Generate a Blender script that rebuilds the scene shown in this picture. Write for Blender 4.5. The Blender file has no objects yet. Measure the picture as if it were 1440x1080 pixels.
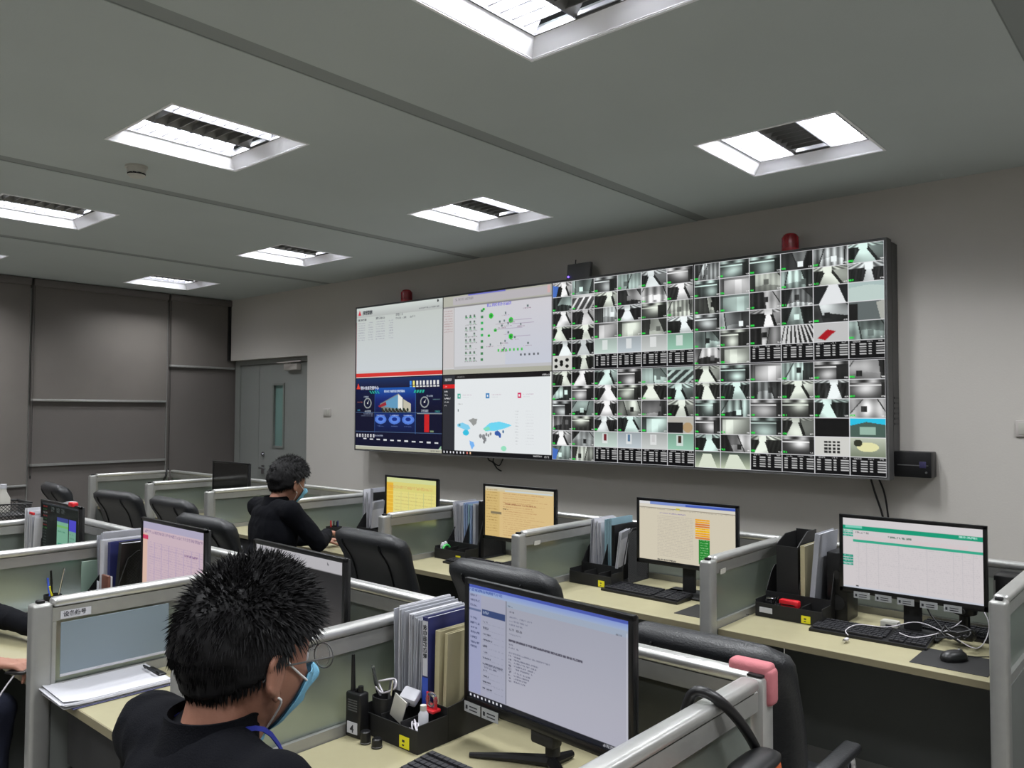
import bpy, bmesh, math, random
import numpy as np
from mathutils import Vector, Matrix, Euler, noise
random.seed(7)
S = bpy.context.scene
COL = S.collection
PI = math.pi

# ------------------------------------------------------------------ camera, world, exposure
cam_d = bpy.data.cameras.new('camera')
cam = bpy.data.objects.new('camera', cam_d)
COL.objects.link(cam)
YAW, PIT, ROL, FL = 0.719757, 0.0337653, 0.00365906, 1122.6968
fw = Vector((-math.sin(YAW)*math.cos(PIT), math.cos(YAW)*math.cos(PIT), math.sin(PIT)))
rt = Vector((math.cos(YAW), math.sin(YAW), 0))
up = rt.cross(fw)
r2 = rt*math.cos(ROL)+up*math.sin(ROL)
u2 = -rt*math.sin(ROL)+up*math.cos(ROL)
cam.matrix_world = Matrix(((r2.x, u2.x, -fw.x, 6.230095), (r2.y, u2.y, -fw.y, -4.811790), (r2.z, u2.z, -fw.z, 1.672292), (0, 0, 0, 1)))
cam_d.sensor_width = 36
cam_d.lens = FL/1440*36
cam_d.clip_start = 0.05
S.camera = cam
w = bpy.data.worlds.new('world')
S.world = w
w.use_nodes = True
w.node_tree.nodes['Background'].inputs[0].default_value = (0.5, 0.53, 0.55, 1)
w.node_tree.nodes['Background'].inputs[1].default_value = 0.05
S.view_settings.view_transform = 'Standard'
S.view_settings.look = 'None'
S.view_settings.gamma = 1
S.view_settings.exposure = 0
S.view_settings.use_curve_mapping = False
LAMP_W = 15.5          # watts of one lit tube
TUBE_E = 8.0          # emission of the tube's own surface

# ------------------------------------------------------------------ materials
def lin(c):
    return tuple((x/12.92 if x <= .04045 else ((x+.055)/1.055)**2.4) for x in c)

def mat(name, col, rough=.5, metal=0, spec=.5, noise_s=0, noise_a=.15, bump=0, bump_s=200, trans=0, coat=0, sheen=0):
    """procedural principled material; col is the surface's own sRGB colour (0-255)"""
    m = bpy.data.materials.new(name)
    m.use_nodes = True
    nt = m.node_tree
    b = nt.nodes['Principled BSDF']
    c = lin([x/255 for x in col])
    b.inputs['Base Color'].default_value = (*c, 1)
    b.inputs['Roughness'].default_value = rough
    b.inputs['Metallic'].default_value = metal
    b.inputs['Specular IOR Level'].default_value = spec
    b.inputs['Transmission Weight'].default_value = trans
    b.inputs['Coat Weight'].default_value = coat
    b.inputs['Sheen Weight'].default_value = sheen
    tc = nt.nodes.new('ShaderNodeTexCoord')
    if noise_s:
        n = nt.nodes.new('ShaderNodeTexNoise')
        n.inputs['Scale'].default_value = noise_s
        n.inputs['Detail'].default_value = 5
        nt.links.new(tc.outputs['Object'], n.inputs['Vector'])
        r = nt.nodes.new('ShaderNodeValToRGB')
        r.color_ramp.elements[0].position = .3
        r.color_ramp.elements[1].position = .7
        r.color_ramp.elements[0].color = (*[x*(1-noise_a) for x in c], 1)
        r.color_ramp.elements[1].color = (*[min(1, x*(1+noise_a)) for x in c], 1)
        nt.links.new(n.outputs['Fac'], r.inputs['Fac'])
        nt.links.new(r.outputs['Color'], b.inputs['Base Color'])
    if bump:
        n = nt.nodes.new('ShaderNodeTexNoise')
        n.inputs['Scale'].default_value = bump_s
        n.inputs['Detail'].default_value = 3
        nt.links.new(tc.outputs['Object'], n.inputs['Vector'])
        bp = nt.nodes.new('ShaderNodeBump')
        bp.inputs['Strength'].default_value = bump
        bp.inputs['Distance'].default_value = .004
        nt.links.new(n.outputs['Fac'], bp.inputs['Height'])
        nt.links.new(bp.outputs['Normal'], b.inputs['Normal'])
    return m

def emis(name, col, s):
    m = bpy.data.materials.new(name)
    m.use_nodes = True
    nt = m.node_tree
    nt.nodes.remove(nt.nodes['Principled BSDF'])
    e = nt.nodes.new('ShaderNodeEmission')
    e.inputs[0].default_value = (*lin([x/255 for x in col]), 1)
    e.inputs[1].default_value = s
    nt.links.new(e.outputs[0], nt.nodes['Material Output'].inputs[0])
    m.cycles.emission_sampling = 'NONE'
    return m

M_ceil = mat('ceiling_paint', (178, 185, 183), .9, noise_s=1.2, noise_a=.03, bump=.1, bump_s=60)
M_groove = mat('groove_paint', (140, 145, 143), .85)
M_wall = mat('wall_paint', (192, 188, 182), .85, noise_s=.8, noise_a=.03, bump=.15, bump_s=90)
M_panel = mat('blind_fabric', (108, 103, 98), .8, noise_s=2, noise_a=.06, bump=.3, bump_s=400)
M_panel2 = mat('lower_wall_panel', (100, 95, 92), .7, noise_s=1.5, noise_a=.04)
M_floor = mat('floor_vinyl', (120, 118, 112), .45, noise_s=6, noise_a=.1)
M_tile = mat('floor_tile_grey', (128, 126, 120), .4, noise_s=9, noise_a=.12)
M_alu = mat('brushed_aluminium', (196, 196, 194), .33, metal=.75, noise_s=30, noise_a=.04)
M_alu2 = mat('satin_aluminium_post', (158, 158, 155), .4, metal=.6, noise_s=20, noise_a=.04)
M_frost = mat('frosted_glass', (160, 170, 163), .28, trans=.8, spec=.4)
M_gloss = mat('grey_laminate_panel', (120, 123, 120), .5, noise_s=3, noise_a=.06)
M_darkpan = mat('dark_fabric_panel', (66, 68, 66), .85, bump=.3, bump_s=500)
M_desk = mat('cream_laminate', (149, 143, 114), .45, noise_s=14, noise_a=.03)
M_desk_e = mat('desk_edge_band', (116, 109, 86), .5)
M_black = mat('black_plastic', (15, 15, 17), .38)
M_blackm = mat('matt_black_plastic', (21, 21, 22), .6)
M_key = mat('key_caps', (36, 36, 40), .5)
M_leather = mat('black_leather', (15, 17, 21), .42, bump=.35, bump_s=180, spec=.55)
M_chrome = mat('chrome', (200, 200, 205), .12, metal=1)
M_white = mat('white_paper', (184, 184, 190), .8)
M_paper2 = mat('grey_paper', (152, 154, 162), .8)
M_stk = mat('grey_asset_sticker', (158, 160, 162), .7)
M_cream = mat('manila_card', (168, 160, 128), .8)
M_blue = mat('navy_binder', (38, 42, 92), .45)
M_blueb = mat('blue_print', (44, 74, 170), .5)
M_ltblue = mat('pale_blue_card', (122, 152, 164), .7)
M_skyb = mat('light_blue_folder', (126, 144, 178), .6)
M_brown = mat('brown_leather_cover', (92, 52, 38), .6)
M_kraft = mat('kraft_envelope', (150, 112, 70), .8)
M_yel = mat('yellow_sticker', (226, 216, 30), .6)
M_red = mat('red_plastic', (190, 28, 38), .35)
M_redglass = mat('red_beacon_dome', (150, 12, 28), .2, coat=.6)
M_pink = mat('pink_foam', (168, 98, 104), .8, bump=.3, bump_s=120)
M_wcable = mat('white_cable', (186, 182, 188), .45)
M_bcable = mat('black_cable', (20, 20, 22), .5)
M_orange = mat('orange_fabric', (172, 76, 26), .8, bump=.3, bump_s=300)
M_skin = mat('skin', (146, 102, 84), .6, noise_s=18, noise_a=.06, bump=.1, bump_s=250)
M_hair = mat('black_hair', (12, 11, 13), .6, spec=.22)
M_cloth = mat('black_cloth', (11, 12, 17), .95, bump=.4, bump_s=350, spec=.12)
M_trous = mat('dark_navy_trousers', (34, 38, 58), .9, bump=.3, bump_s=350)
M_mask = mat('blue_surgical_mask', (120, 186, 220), .8, bump=.3, bump_s=500)
M_maskw = mat('mask_loop', (225, 225, 225), .8)
M_lany = mat('blue_lanyard', (24, 36, 130), .6)
M_steeld = mat('grey_steel_door', (134, 137, 134), .55, noise_s=2, noise_a=.04)
M_low = mat('lower_panel_laminate', (98, 101, 98), .5, noise_s=3, noise_a=.06)
M_panedark = mat('darkened_pane', (74, 76, 72), .3, trans=.35)  # darkness of the chair seen behind is put into the pane colour
M_case = mat('display_casing', (84, 84, 84), .5)
M_bezel = mat('display_bezel', (16, 16, 18), .3)
M_plast = mat('off_white_plastic', (180, 178, 170), .5)
M_swp = mat('grey_switch_plate', (186, 180, 176), .5)
M_green = mat('green_print', (126, 178, 150), .6)
M_tealglass = mat('door_glass', (150, 186, 180), .25, trans=.4)
M_clear = mat('clear_lens', (240, 245, 245), .05, trans=.95)
M_ink = mat('dark_ink', (40, 40, 46), .8)
M_refl = mat('lamp_reflector', (240, 240, 244), .6)
M_louv = mat('louvre_aluminium', (128, 128, 134), .42, metal=.5)
M_rim = mat('louvre_rim_dark_grey', (84, 84, 86), .5)  # one even dark grey all round the louvre rim
M_louvd = mat('unlit_trough', (128, 128, 126), .35, metal=.6)
M_flange = mat('lamp_flange', (236, 236, 238), .6)
M_tube = emis('lit_tube', (250, 250, 255), TUBE_E)
M_shoe = mat('black_shoe', (18, 18, 18), .4)
M_sheet = mat('clear_document_sleeve', (132, 146, 156), .3, trans=.25)

m = bpy.data.materials.new('screen_picture')
m.use_nodes = True
nt = m.node_tree
nt.nodes.remove(nt.nodes['Principled BSDF'])
at = nt.nodes.new('ShaderNodeAttribute'); at.attribute_name = 'Col'
em = nt.nodes.new('ShaderNodeEmission'); em.inputs[1].default_value = 1.0
gl = nt.nodes.new('ShaderNodeBsdfGlossy'); gl.inputs['Roughness'].default_value = .25
gl.inputs['Color'].default_value = (.04, .04, .04, 1)
ad = nt.nodes.new('ShaderNodeAddShader')
nt.links.new(at.outputs['Color'], em.inputs[0])
nt.links.new(em.outputs[0], ad.inputs[0]); nt.links.new(gl.outputs[0], ad.inputs[1])
nt.links.new(ad.outputs[0], nt.nodes['Material Output'].inputs[0])
m.cycles.emission_sampling = 'NONE'
M_screen = m

# ------------------------------------------------------------------ mesh helpers
class MB:
    """collects geometry; build() links it as ONE mesh object"""
    def __init__(s): s.v = []; s.f = []
    def add(s, vs, fs, M=None):
        o = len(s.v)
        s.v += [tuple(M @ Vector(p)) if M else tuple(p) for p in vs]
        s.f += [[i+o for i in f] for f in fs]
        return s
    def box(s, x0, y0, z0, x1, y1, z1, M=None):
        vs = [(x, y, z) for z in (z0, z1) for y in (y0, y1) for x in (x0, x1)]
        return s.add(vs, [(0, 2, 3, 1), (4, 5, 7, 6), (0, 1, 5, 4), (2, 6, 7, 3), (0, 4, 6, 2), (1, 3, 7, 5)], M)
    def rbox(s, x0, y0, z0, x1, y1, z1, r=.004, seg=2, M=None):
        bm = bmesh.new()
        bmesh.ops.create_cube(bm, size=1)
        for v in bm.verts:
            v.co = Vector(((x0+x1)/2+v.co.x*(x1-x0), (y0+y1)/2+v.co.y*(y1-y0), (z0+z1)/2+v.co.z*(z1-z0)))
        r = min(r, .49*min(x1-x0, y1-y0, z1-z0))
        bmesh.ops.bevel(bm, geom=bm.edges[:], offset=r, segments=seg, profile=.5, affect='EDGES')
        bm.verts.index_update()
        s.add([v.co[:] for v in bm.verts], [[v.index for v in f.verts] for f in bm.faces], M)
        bm.free()
        return s
    def tube(s, pts, r, n=8, caps=True, M=None):
        pts = [Vector(p) for p in pts]
        rs = r if isinstance(r, (list, tuple)) else [r]*len(pts)
        vs = []; prev = None
        for i, p in enumerate(pts):
            d = (pts[min(i+1, len(pts)-1)]-pts[max(i-1, 0)])
            d = d.normalized() if d.length > 1e-9 else Vector((0, 0, 1))
            if prev is None:
                a = d.cross(Vector((0, 0, 1)))
                if a.length < .1: a = d.cross(Vector((1, 0, 0)))
            else:
                a = prev-d*prev.dot(d)
            a = a.normalized(); prev = a; b = d.cross(a)
            vs += [p+(a*math.cos(2*PI*k/n)+b*math.sin(2*PI*k/n))*rs[i] for k in range(n)]
        fs = [(i*n+k, i*n+(k+1) % n, (i+1)*n+(k+1) % n, (i+1)*n+k) for i in range(len(pts)-1) for k in range(n)]
        if caps: fs += [list(range(n))[::-1], [len(vs)-n+k for k in range(n)]]
        return s.add(vs, fs, M)
    def cyl(s, p0, p1, r0, r1=None, n=16, M=None):
        return s.tube([p0, p1], [r0, r0 if r1 is None else r1], n, True, M)
    def sph(s, c, r, nu=16, nv=10, M=None):
        rx, ry, rz = r if isinstance(r, (tuple, list)) else (r, r, r)
        vs = [(c[0], c[1], c[2]+rz)]
        for j in range(1, nv):
            t = PI*j/nv
            vs += [(c[0]+rx*math.sin(t)*math.cos(2*PI*i/nu), c[1]+ry*math.sin(t)*math.sin(2*PI*i/nu), c[2]+rz*math.cos(t)) for i in range(nu)]
        vs.append((c[0], c[1], c[2]-rz))
        L = len(vs)-1
        fs = [(0, 1+i, 1+(i+1) % nu) for i in range(nu)]
        fs += [(1+j*nu+i, 1+(j+1)*nu+i, 1+(j+1)*nu+(i+1) % nu, 1+j*nu+(i+1) % nu) for j in range(nv-2) for i in range(nu)]
        fs += [(L, 1+(nv-2)*nu+(i+1) % nu, 1+(nv-2)*nu+i) for i in range(nu)]
        return s.add(vs, fs, M)
    def loft(s, rings, n=28, e=2.6, M=None):
        """rings of (cx, cy, cz, rx, ry): superellipse cross-sections stacked in z, capped"""
        vs = []
        for cx, cy, cz, rx, ry in rings:
            for k in range(n):
                a = 2*PI*k/n; c, q = math.cos(a), math.sin(a)
                vs.append((cx+rx*math.copysign(abs(c)**(2/e), c), cy+ry*math.copysign(abs(q)**(2/e), q), cz))
        fs = [(i*n+k, i*n+(k+1) % n, (i+1)*n+(k+1) % n, (i+1)*n+k) for i in range(len(rings)-1) for k in range(n)]
        fs += [list(range(n))[::-1], [len(vs)-n+k for k in range(n)]]
        return s.add(vs, fs, M)
    def prism(s, poly, a, b, axis='z', M=None):
        def P(p, t):
            return {'z': (p[0], p[1], t), 'x': (t, p[0], p[1]), 'y': (p[0], t, p[1])}[axis]
        n = len(poly)
        vs = [P(p, a) for p in poly]+[P(p, b) for p in poly]
        fs = [list(range(n))[::-1], list(range(n, 2*n))]+[(k, (k+1) % n, n+(k+1) % n, n+k) for k in range(n)]
        return s.add(vs, fs, M)
    def mesh(s, name, smooth=35, fix=True):
        me = bpy.data.meshes.new(name)
        me.from_pydata(s.v, [], s.f)
        if fix:
            bm = bmesh.new(); bm.from_mesh(me)
            bmesh.ops.recalc_face_normals(bm, faces=bm.faces[:])
            bm.to_mesh(me); bm.free()
        if smooth:
            me.shade_smooth()
            me.set_sharp_from_angle(angle=math.radians(smooth))
        return me
    def build(s, name, m, parent=None, smooth=35, loc=None, rot=None):
        return link(name, s.mesh(name, smooth), m, parent, loc, rot)

def link(name, me, m, parent=None, loc=None, rot=None):
    if m is not None and not me.materials: me.materials.append(m)
    o = bpy.data.objects.new(name, me)
    COL.objects.link(o)
    if parent: o.parent = parent
    if loc: o.location = loc
    if rot: o.rotation_euler = rot
    return o

def tag(o, label, cat=None, group=None):
    o['label'] = label
    if cat: o['category'] = cat
    if group: o['group'] = group
    return o

def thing(name, label, cat, loc=(0, 0, 0), rz=0, group=None):
    o = bpy.data.objects.new(name, None)
    o.empty_display_size = .05
    COL.objects.link(o)
    o.location = loc; o.rotation_euler = (0, 0, rz)
    return tag(o, label, cat, group)

def struct(name, mb, m, parent=None, smooth=35):
    o = mb.build(name, m, parent, smooth)
    o['kind'] = 'structure'
    return o

KIDS = {}
def dup(root, loc, rz=None, label=None, group=None):
    r = root.copy(); COL.objects.link(r); r.location = loc
    if rz is not None: r.rotation_euler = (0, 0, rz)
    if label: r['label'] = label
    if group: r['group'] = group
    for ch in list(root.children):
        c = ch.copy(); COL.objects.link(c); c.parent = r
        for g in list(ch.children):
            d = g.copy(); COL.objects.link(d); d.parent = c
    return r

def wig(pts, n=6):
    """smooth curve through points (Catmull-Rom)"""
    P = [Vector(p) for p in pts]; P = [P[0]]+P+[P[-1]]; out = []
    for i in range(1, len(P)-2):
        for k in range(n):
            t = k/n
            out.append(.5*((2*P[i])+(P[i+1]-P[i-1])*t+(2*P[i-1]-5*P[i]+4*P[i+1]-P[i+2])*t*t+(3*P[i]-P[i-1]-3*P[i+1]+P[i+2])*t**3))
    return out+[P[-2]]

# ------------------------------------------------------------------ room shell
X0, X1, Y0, Y1, H = -2.75, 8.9, -8.2, .2, 3.0
LX = [-1.93, .31, 2.52, 4.665, 6.82]
LY = [-.91, -2.87, -4.83, -6.79]
HL = .34                                     # half width of a lamp opening
GX = [-.72, 1.44, 3.6, 5.77, 7.93]           # shallow ceiling grooves in a darker colour

xs = sorted([X0, X1]+[x+d for x in LX for d in (-HL, HL)]+[g+d for g in GX for d in (-.05, .05)])
ys = sorted([Y0, Y1]+[y+d for y in LY for d in (-HL, HL)])
mc, mg = MB(), MB()
for i in range(len(xs)-1):
    cx = (xs[i]+xs[i+1])/2
    if any(abs(cx-g) < .05 for g in GX):
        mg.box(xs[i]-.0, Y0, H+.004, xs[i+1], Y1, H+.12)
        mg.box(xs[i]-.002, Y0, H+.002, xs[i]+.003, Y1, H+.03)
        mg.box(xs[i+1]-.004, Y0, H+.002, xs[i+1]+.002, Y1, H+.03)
        continue
    if any(abs(cx-l) < HL for l in LX):
        for j in range(len(ys)-1):
            cy = (ys[j]+ys[j+1])/2
            if not any(abs(cy-l) < HL for l in LY):
                mc.box(xs[i], ys[j], H, xs[i+1], ys[j+1], H+.12)
    else:
        mc.box(xs[i], Y0, H, xs[i+1], Y1, H+.12)
ceil = struct('ceiling', mc, M_ceil)
struct('trim_1', mg, M_groove)['label'] = 'shallow darker grooves running across the ceiling'
# floor of 0.6 m tiles
fl = struct('floor', MB().box(X0-.2, Y0-.2, -.1, X1+.2, Y1+.2, -.004), M_floor)
tm = MB().box(-.298, -.298, -.004, .298, .298, 0).mesh('tile', 0)
tm.materials.append(M_tile)
for i in range(10):
    for j in range(8):
        o = link('tile', tm, M_tile, fl, (1.6+.6*i, -4.6+.6*j, 0))
# back wall with the door recess
DX0, DX1, DZ, RY = -2.70, -1.10, 2.265, .30
wb = MB()
wb.box(DX1, Y1, 0, X1+.2, Y1+.15, H+.1)
wb.box(X0+.05, Y1, DZ, DX1, Y1+.15, H+.1)
wb.box(X0-.2, RY+.06, 0, DX1, RY+.16, DZ+.1)
struct('wall_back', wb, M_wall)
wl = MB().box(X0-.15, Y0-.15, 0, X0, RY+.1, H+.1)
wall_left = struct('wall_left', wl, M_panel2)
struct('wall_right', MB().box(X1, Y0-.15, 0, X1+.15, Y1, H+.1), M_wall)
struct('wall_rear', MB().box(X0, Y0-.15, 0, X1, Y0, H+.1), M_wall)
struct('baseboard_back', MB().box(DX1, Y1-.012, 0, X1, Y1, .09), M_gloss)
# door
d = bpy.data.objects.new('door_1', None); COL.objects.link(d); d['kind'] = 'structure'
d['label'] = 'grey steel door with a tall narrow glass pane set back in the back wall'
fr = MB()
fr.box(-2.72, RY-.02, 0, -2.62, RY+.06, DZ-.005); fr.box(-1.17, RY-.02, 0, -1.10, RY+.06, DZ-.005); fr.box(-2.62, RY-.02, 2.21, -1.17, RY+.06, DZ-.005)
fr.build('door_frame', M_steeld, d)
lf = MB()
WX0, WX1, WZ0, WZ1 = -1.90, -1.69, 1.255, 1.965
lf.box(-2.21, RY, .01, WX0, RY+.05, 2.205); lf.box(WX1, RY, .01, -1.175, RY+.05, 2.205)
lf.box(WX0, RY, .01, WX1, RY+.05, WZ0); lf.box(WX0, RY, WZ1, WX1, RY+.05, 2.205)
lf.box(-2.615, RY, .01, -2.216, RY+.05, 2.205)
leaf = lf.build('door_leaf', M_steeld, d)
pf = MB()
for a in ((WX0-.015, WZ0-.015, WX0+.01, WZ1+.015), (WX1-.01, WZ0-.015, WX1+.015, WZ1+.015), (WX0, WZ0-.015, WX1, WZ0+.01), (WX0, WZ1-.01, WX1, WZ1+.015)):
    pf.box(a[0], RY-.012, a[1], a[2], RY, a[3])
pf.build('pane_frame', M_gloss, d)
MB().box(WX0, RY+.02, WZ0, WX1, RY+.03, WZ1).build('glass_pane', M_tealglass, d)
hd = MB().rbox(-2.13, RY-.012, .93, -2.07, RY, 1.03, .004)
hd.cyl((-2.10, RY-.01, 1.0), (-2.10, RY-.06, 1.0), .011, n=12); hd.tube([(-2.10, RY-.055, 1.0), (-2.05, RY-.06, 1.0), (-1.98, RY-.055, .995)], .010)
hd.build('door_handle', M_chrome, d)
MB().cyl((-2.10, RY, 1.16), (-2.10, RY-.015, 1.16), .028).cyl((-2.10, RY-.01, 1.16), (-2.10, RY-.03, 1.16), .012).build('lock_cylinder', M_chrome, d)
dc = MB().rbox(-1.62, RY-.06, 2.12, -1.36, RY, 2.19, .008)
dc.tube([(-1.5, RY-.05, 2.19), (-1.62, RY-.14, 2.2), (-1.3, RY-.05, 2.215)], .008)
dc.build('door_closer', M_swp, d)

# left wall: roller blinds hanging in front of the wall
def blind(y0, y1, zb, label):
    t = thing('roller_blind', label, 'blind', (X0, (y0+y1)/2, 0), 0, None)
    h = (y1-y0)/2-.012
    g = MB(); n = 16
    vs = []; fs = []
    for k in range(n+1):
        y = -h+2*h*k/n
        vs += [(.030+.002*math.sin(k*1.3), y, zb+.01), (.030+.0015*math.sin(k*1.3+1), y, 2.93), (.026, y, zb+.01), (.026, y, 2.93)]
    for k in range(n):
        a = k*4; b = a+4
        fs += [(a, b, b+1, a+1), (a+2, a+3, b+3, b+2)]
    g.add(vs, fs); g.build('blind_fabric', M_panel, t)
    MB().rbox(.018, -h, zb-.012, .040, h, zb+.012, .005).build('bottom_rail', M_alu, t)
    MB().rbox(.001, -h, 2.92, .075, h, 2.995, .01).build('head_box', M_panel2, t)
    c = MB()
    for s_ in (-.006, .006):
        c.tube([(.05, -h+.005+s_, 2.93), (.05, -h+.005+s_, 1.0)], .0022, 6)
    c.sph((.05, -h+.005, .99), (.008, .008, .02), 8, 6)
    c.build('pull_chain', M_black, t)
    return t
blind(-.56, RY-.02, 2.175, 'grey roller blind nearest the steel door, pulled to head height')
blind(-1.97, -.56, 1.765, 'grey roller blind between its two neighbours, lowered below the first')
blind(-3.4, -1.97, .905, 'grey roller blind at the left edge of the picture, lowered almost to desk height')
struct('trim_2', MB().box(X0, -1.96, 1.095, X0+.03, -.56, 1.118).box(X0, -.565, 0, X0+.012, -.555, 2.9).box(X0, -1.975, 0, X0+.012, -1.965, 2.9), M_alu2)['label'] = 'thin sill and panel joints on the left wall'
struct('trim_3', MB().box(X0+.001, Y1-.03, DZ, X0+.06, Y1+.02, H-.001), M_black)['label'] = 'dark corner joint above the door'

# ------------------------------------------------------------------ ceiling lamps
def make_lamp():
    t = thing('ceiling_lamp', 'x', 'ceiling light', (0, 0, H))
    a = HL; dpt = .085
    hz = MB()
    hz.box(-a, -a, 0, -a+.004, a, .11); hz.box(a-.004, -a, 0, a, a, .11)
    hz.box(-a, -a, 0, a, -a+.004, .11); hz.box(-a, a-.004, 0, a, a, .11)
    hz.build('housing', M_refl, t)
    fl_ = MB()
    e = a+.012
    fl_.box(-e, -e, -.004, e, -a, .0); fl_.box(-e, a, -.004, e, e, 0); fl_.box(-e, -a, -.004, -a, a, 0); fl_.box(a, -a, -.004, e, a, 0)
    fl_.build('flange', M_flange, t)
    MB().box(-a, -a, .15, a, a, .155).build('back_plate', M_refl, t)
    b = a-.055                                  # louvre frame inset
    lf = MB()
    lf.box(-b-.004, -b, .05, -b, b, .056); lf.box(b, -b, .05, b+.004, b, .056)
    # sloping white sides between the opening and the louvre
    sl = MB()
    z0, z1 = .002, .055
    for q in range(4):
        R = Matrix.Rotation(q*PI/2, 4, 'Z')
        sl.add([(-a+.004, -a+.004, z0), (a-.004, -a+.004, z0), (b, -b, z1), (-b, -b, z1), (-a+.004, -a+.004, z0+.01), (a-.004, -a+.004, z0+.01), (b, -b, z1+.01), (-b, -b, z1+.01)],
               [(0, 1, 2, 3), (7, 6, 5, 4), (0, 3, 7, 4), (1, 5, 6, 2)], R)
    sl.build('inner_border', M_refl, t)
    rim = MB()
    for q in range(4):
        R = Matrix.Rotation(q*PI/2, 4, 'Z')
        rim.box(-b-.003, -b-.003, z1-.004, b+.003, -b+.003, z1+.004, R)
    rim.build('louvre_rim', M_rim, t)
    tw = 2*b/3
    for k in range(3):
        x0 = -b+tw*k; lit = k != 1
        tr = MB()
        # parabolic side reflectors
        n = 6; prof = []
        for i in range(n+1):
            u = i/n; prof.append((x0+tw*.5-(tw*.5-.003)*(1-u*.55)**1, .055+.075*u**.8))
        for sgn in (1, -1):
            P = [(x0+tw/2+sgn*(p[0]-x0-tw/2), p[1]) for p in prof]
            vs = [(x, y, z) for y in (-b, b) for x, z in P]
            fs = [(i, i+1, n+2+i, n+1+i) for i in range(n)]
            tr.add(vs, fs)
        for i in range(1, 9):
            y = -b+2*b*i/9
            tr.prism([(-tw/2+.005, .062), (tw/2-.005, .062), (tw/2-.02, .094), (-tw/2+.02, .094)], y-.004, y+.001, 'y', Matrix.Translation((x0+tw/2, 0, 0)))
        p = tr.build('louvre_trough', M_louv if lit else M_louvd, t, smooth=60)
        if lit:
            MB().cyl((x0+tw/2, -b+.01, .125), (x0+tw/2, b-.01, .125), .013, n=10).build('tube', M_tube, p)
    return t
lamp = make_lamp()
la = bpy.data.lights.new('tube_light', 'AREA')
la.shape = 'RECTANGLE'; la.size = .10; la.size_y = .54; la.energy = LAMP_W; la.color = (.96, .98, 1.0)
lamp_lab = {(0, 0): 'square louvre ceiling lamp farthest away, above the steel door', (1, 0): 'louvre ceiling lamp near the wall, left of the video wall beacon', (2, 0): 'louvre ceiling lamp above the left half of the video wall',
            (3, 0): 'louvre ceiling lamp above the right half of the video wall', (0, 1): 'louvre ceiling lamp cut off to a tip at the left edge', (1, 1): 'louvre ceiling lamp cut by the left edge, below the smoke detector',
            (2, 1): 'large louvre ceiling lamp beside the smoke detector', (3, 1): 'biggest louvre ceiling lamp, cut by the top edge'}
first = True
for i, x in enumerate(LX):
    for j, y in enumerate(LY):
        if (i, j) == (0, 3): continue
        lb = lamp_lab.get((i, j), 'unseen louvre ceiling lamp behind or beside the camera, added to light the room')  # out-of-view lamps continue the grid, added to light the room
        gr = 'recessed louvre lamps in the ceiling'
        if first:
            o = lamp; o.location = (x, y, H); o['label'] = lb; o['group'] = gr; first = False
        else:
            o = dup(lamp, (x, y, H), 0, lb, gr)
        for s_ in (-1, 1):
            lo = bpy.data.objects.new('tube_light', la); COL.objects.link(lo)
            lo.parent = o; lo.location = (s_*.19, 0, .108)
# smoke detector
t = thing('smoke_detector', 'round white smoke detector on the ceiling beside a lamp', 'smoke detector', (1.84, -2.92, H))
MB().cyl((0, 0, 0), (0, 0, -.012), .058, .058, 28).build('base_plate', M_plast, t)
MB().cyl((0, 0, -.012), (0, 0, -.040), .05, .046, 28).build('body', M_plast, t)
g = MB()
for k in range(10):
    g.box(.036, -.008, -.050, .046, .008, -.040, Matrix.Rotation(k*2*PI/10, 4, 'Z'))
g.cyl((0, 0, -.038), (0, 0, -.052), .032, .03, 20)
g.build('sensing_slot', M_black, t)
MB().cyl((0, 0, -.050), (0, 0, -.060), .048, .036, 24).build('cap', M_plast, t)

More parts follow.
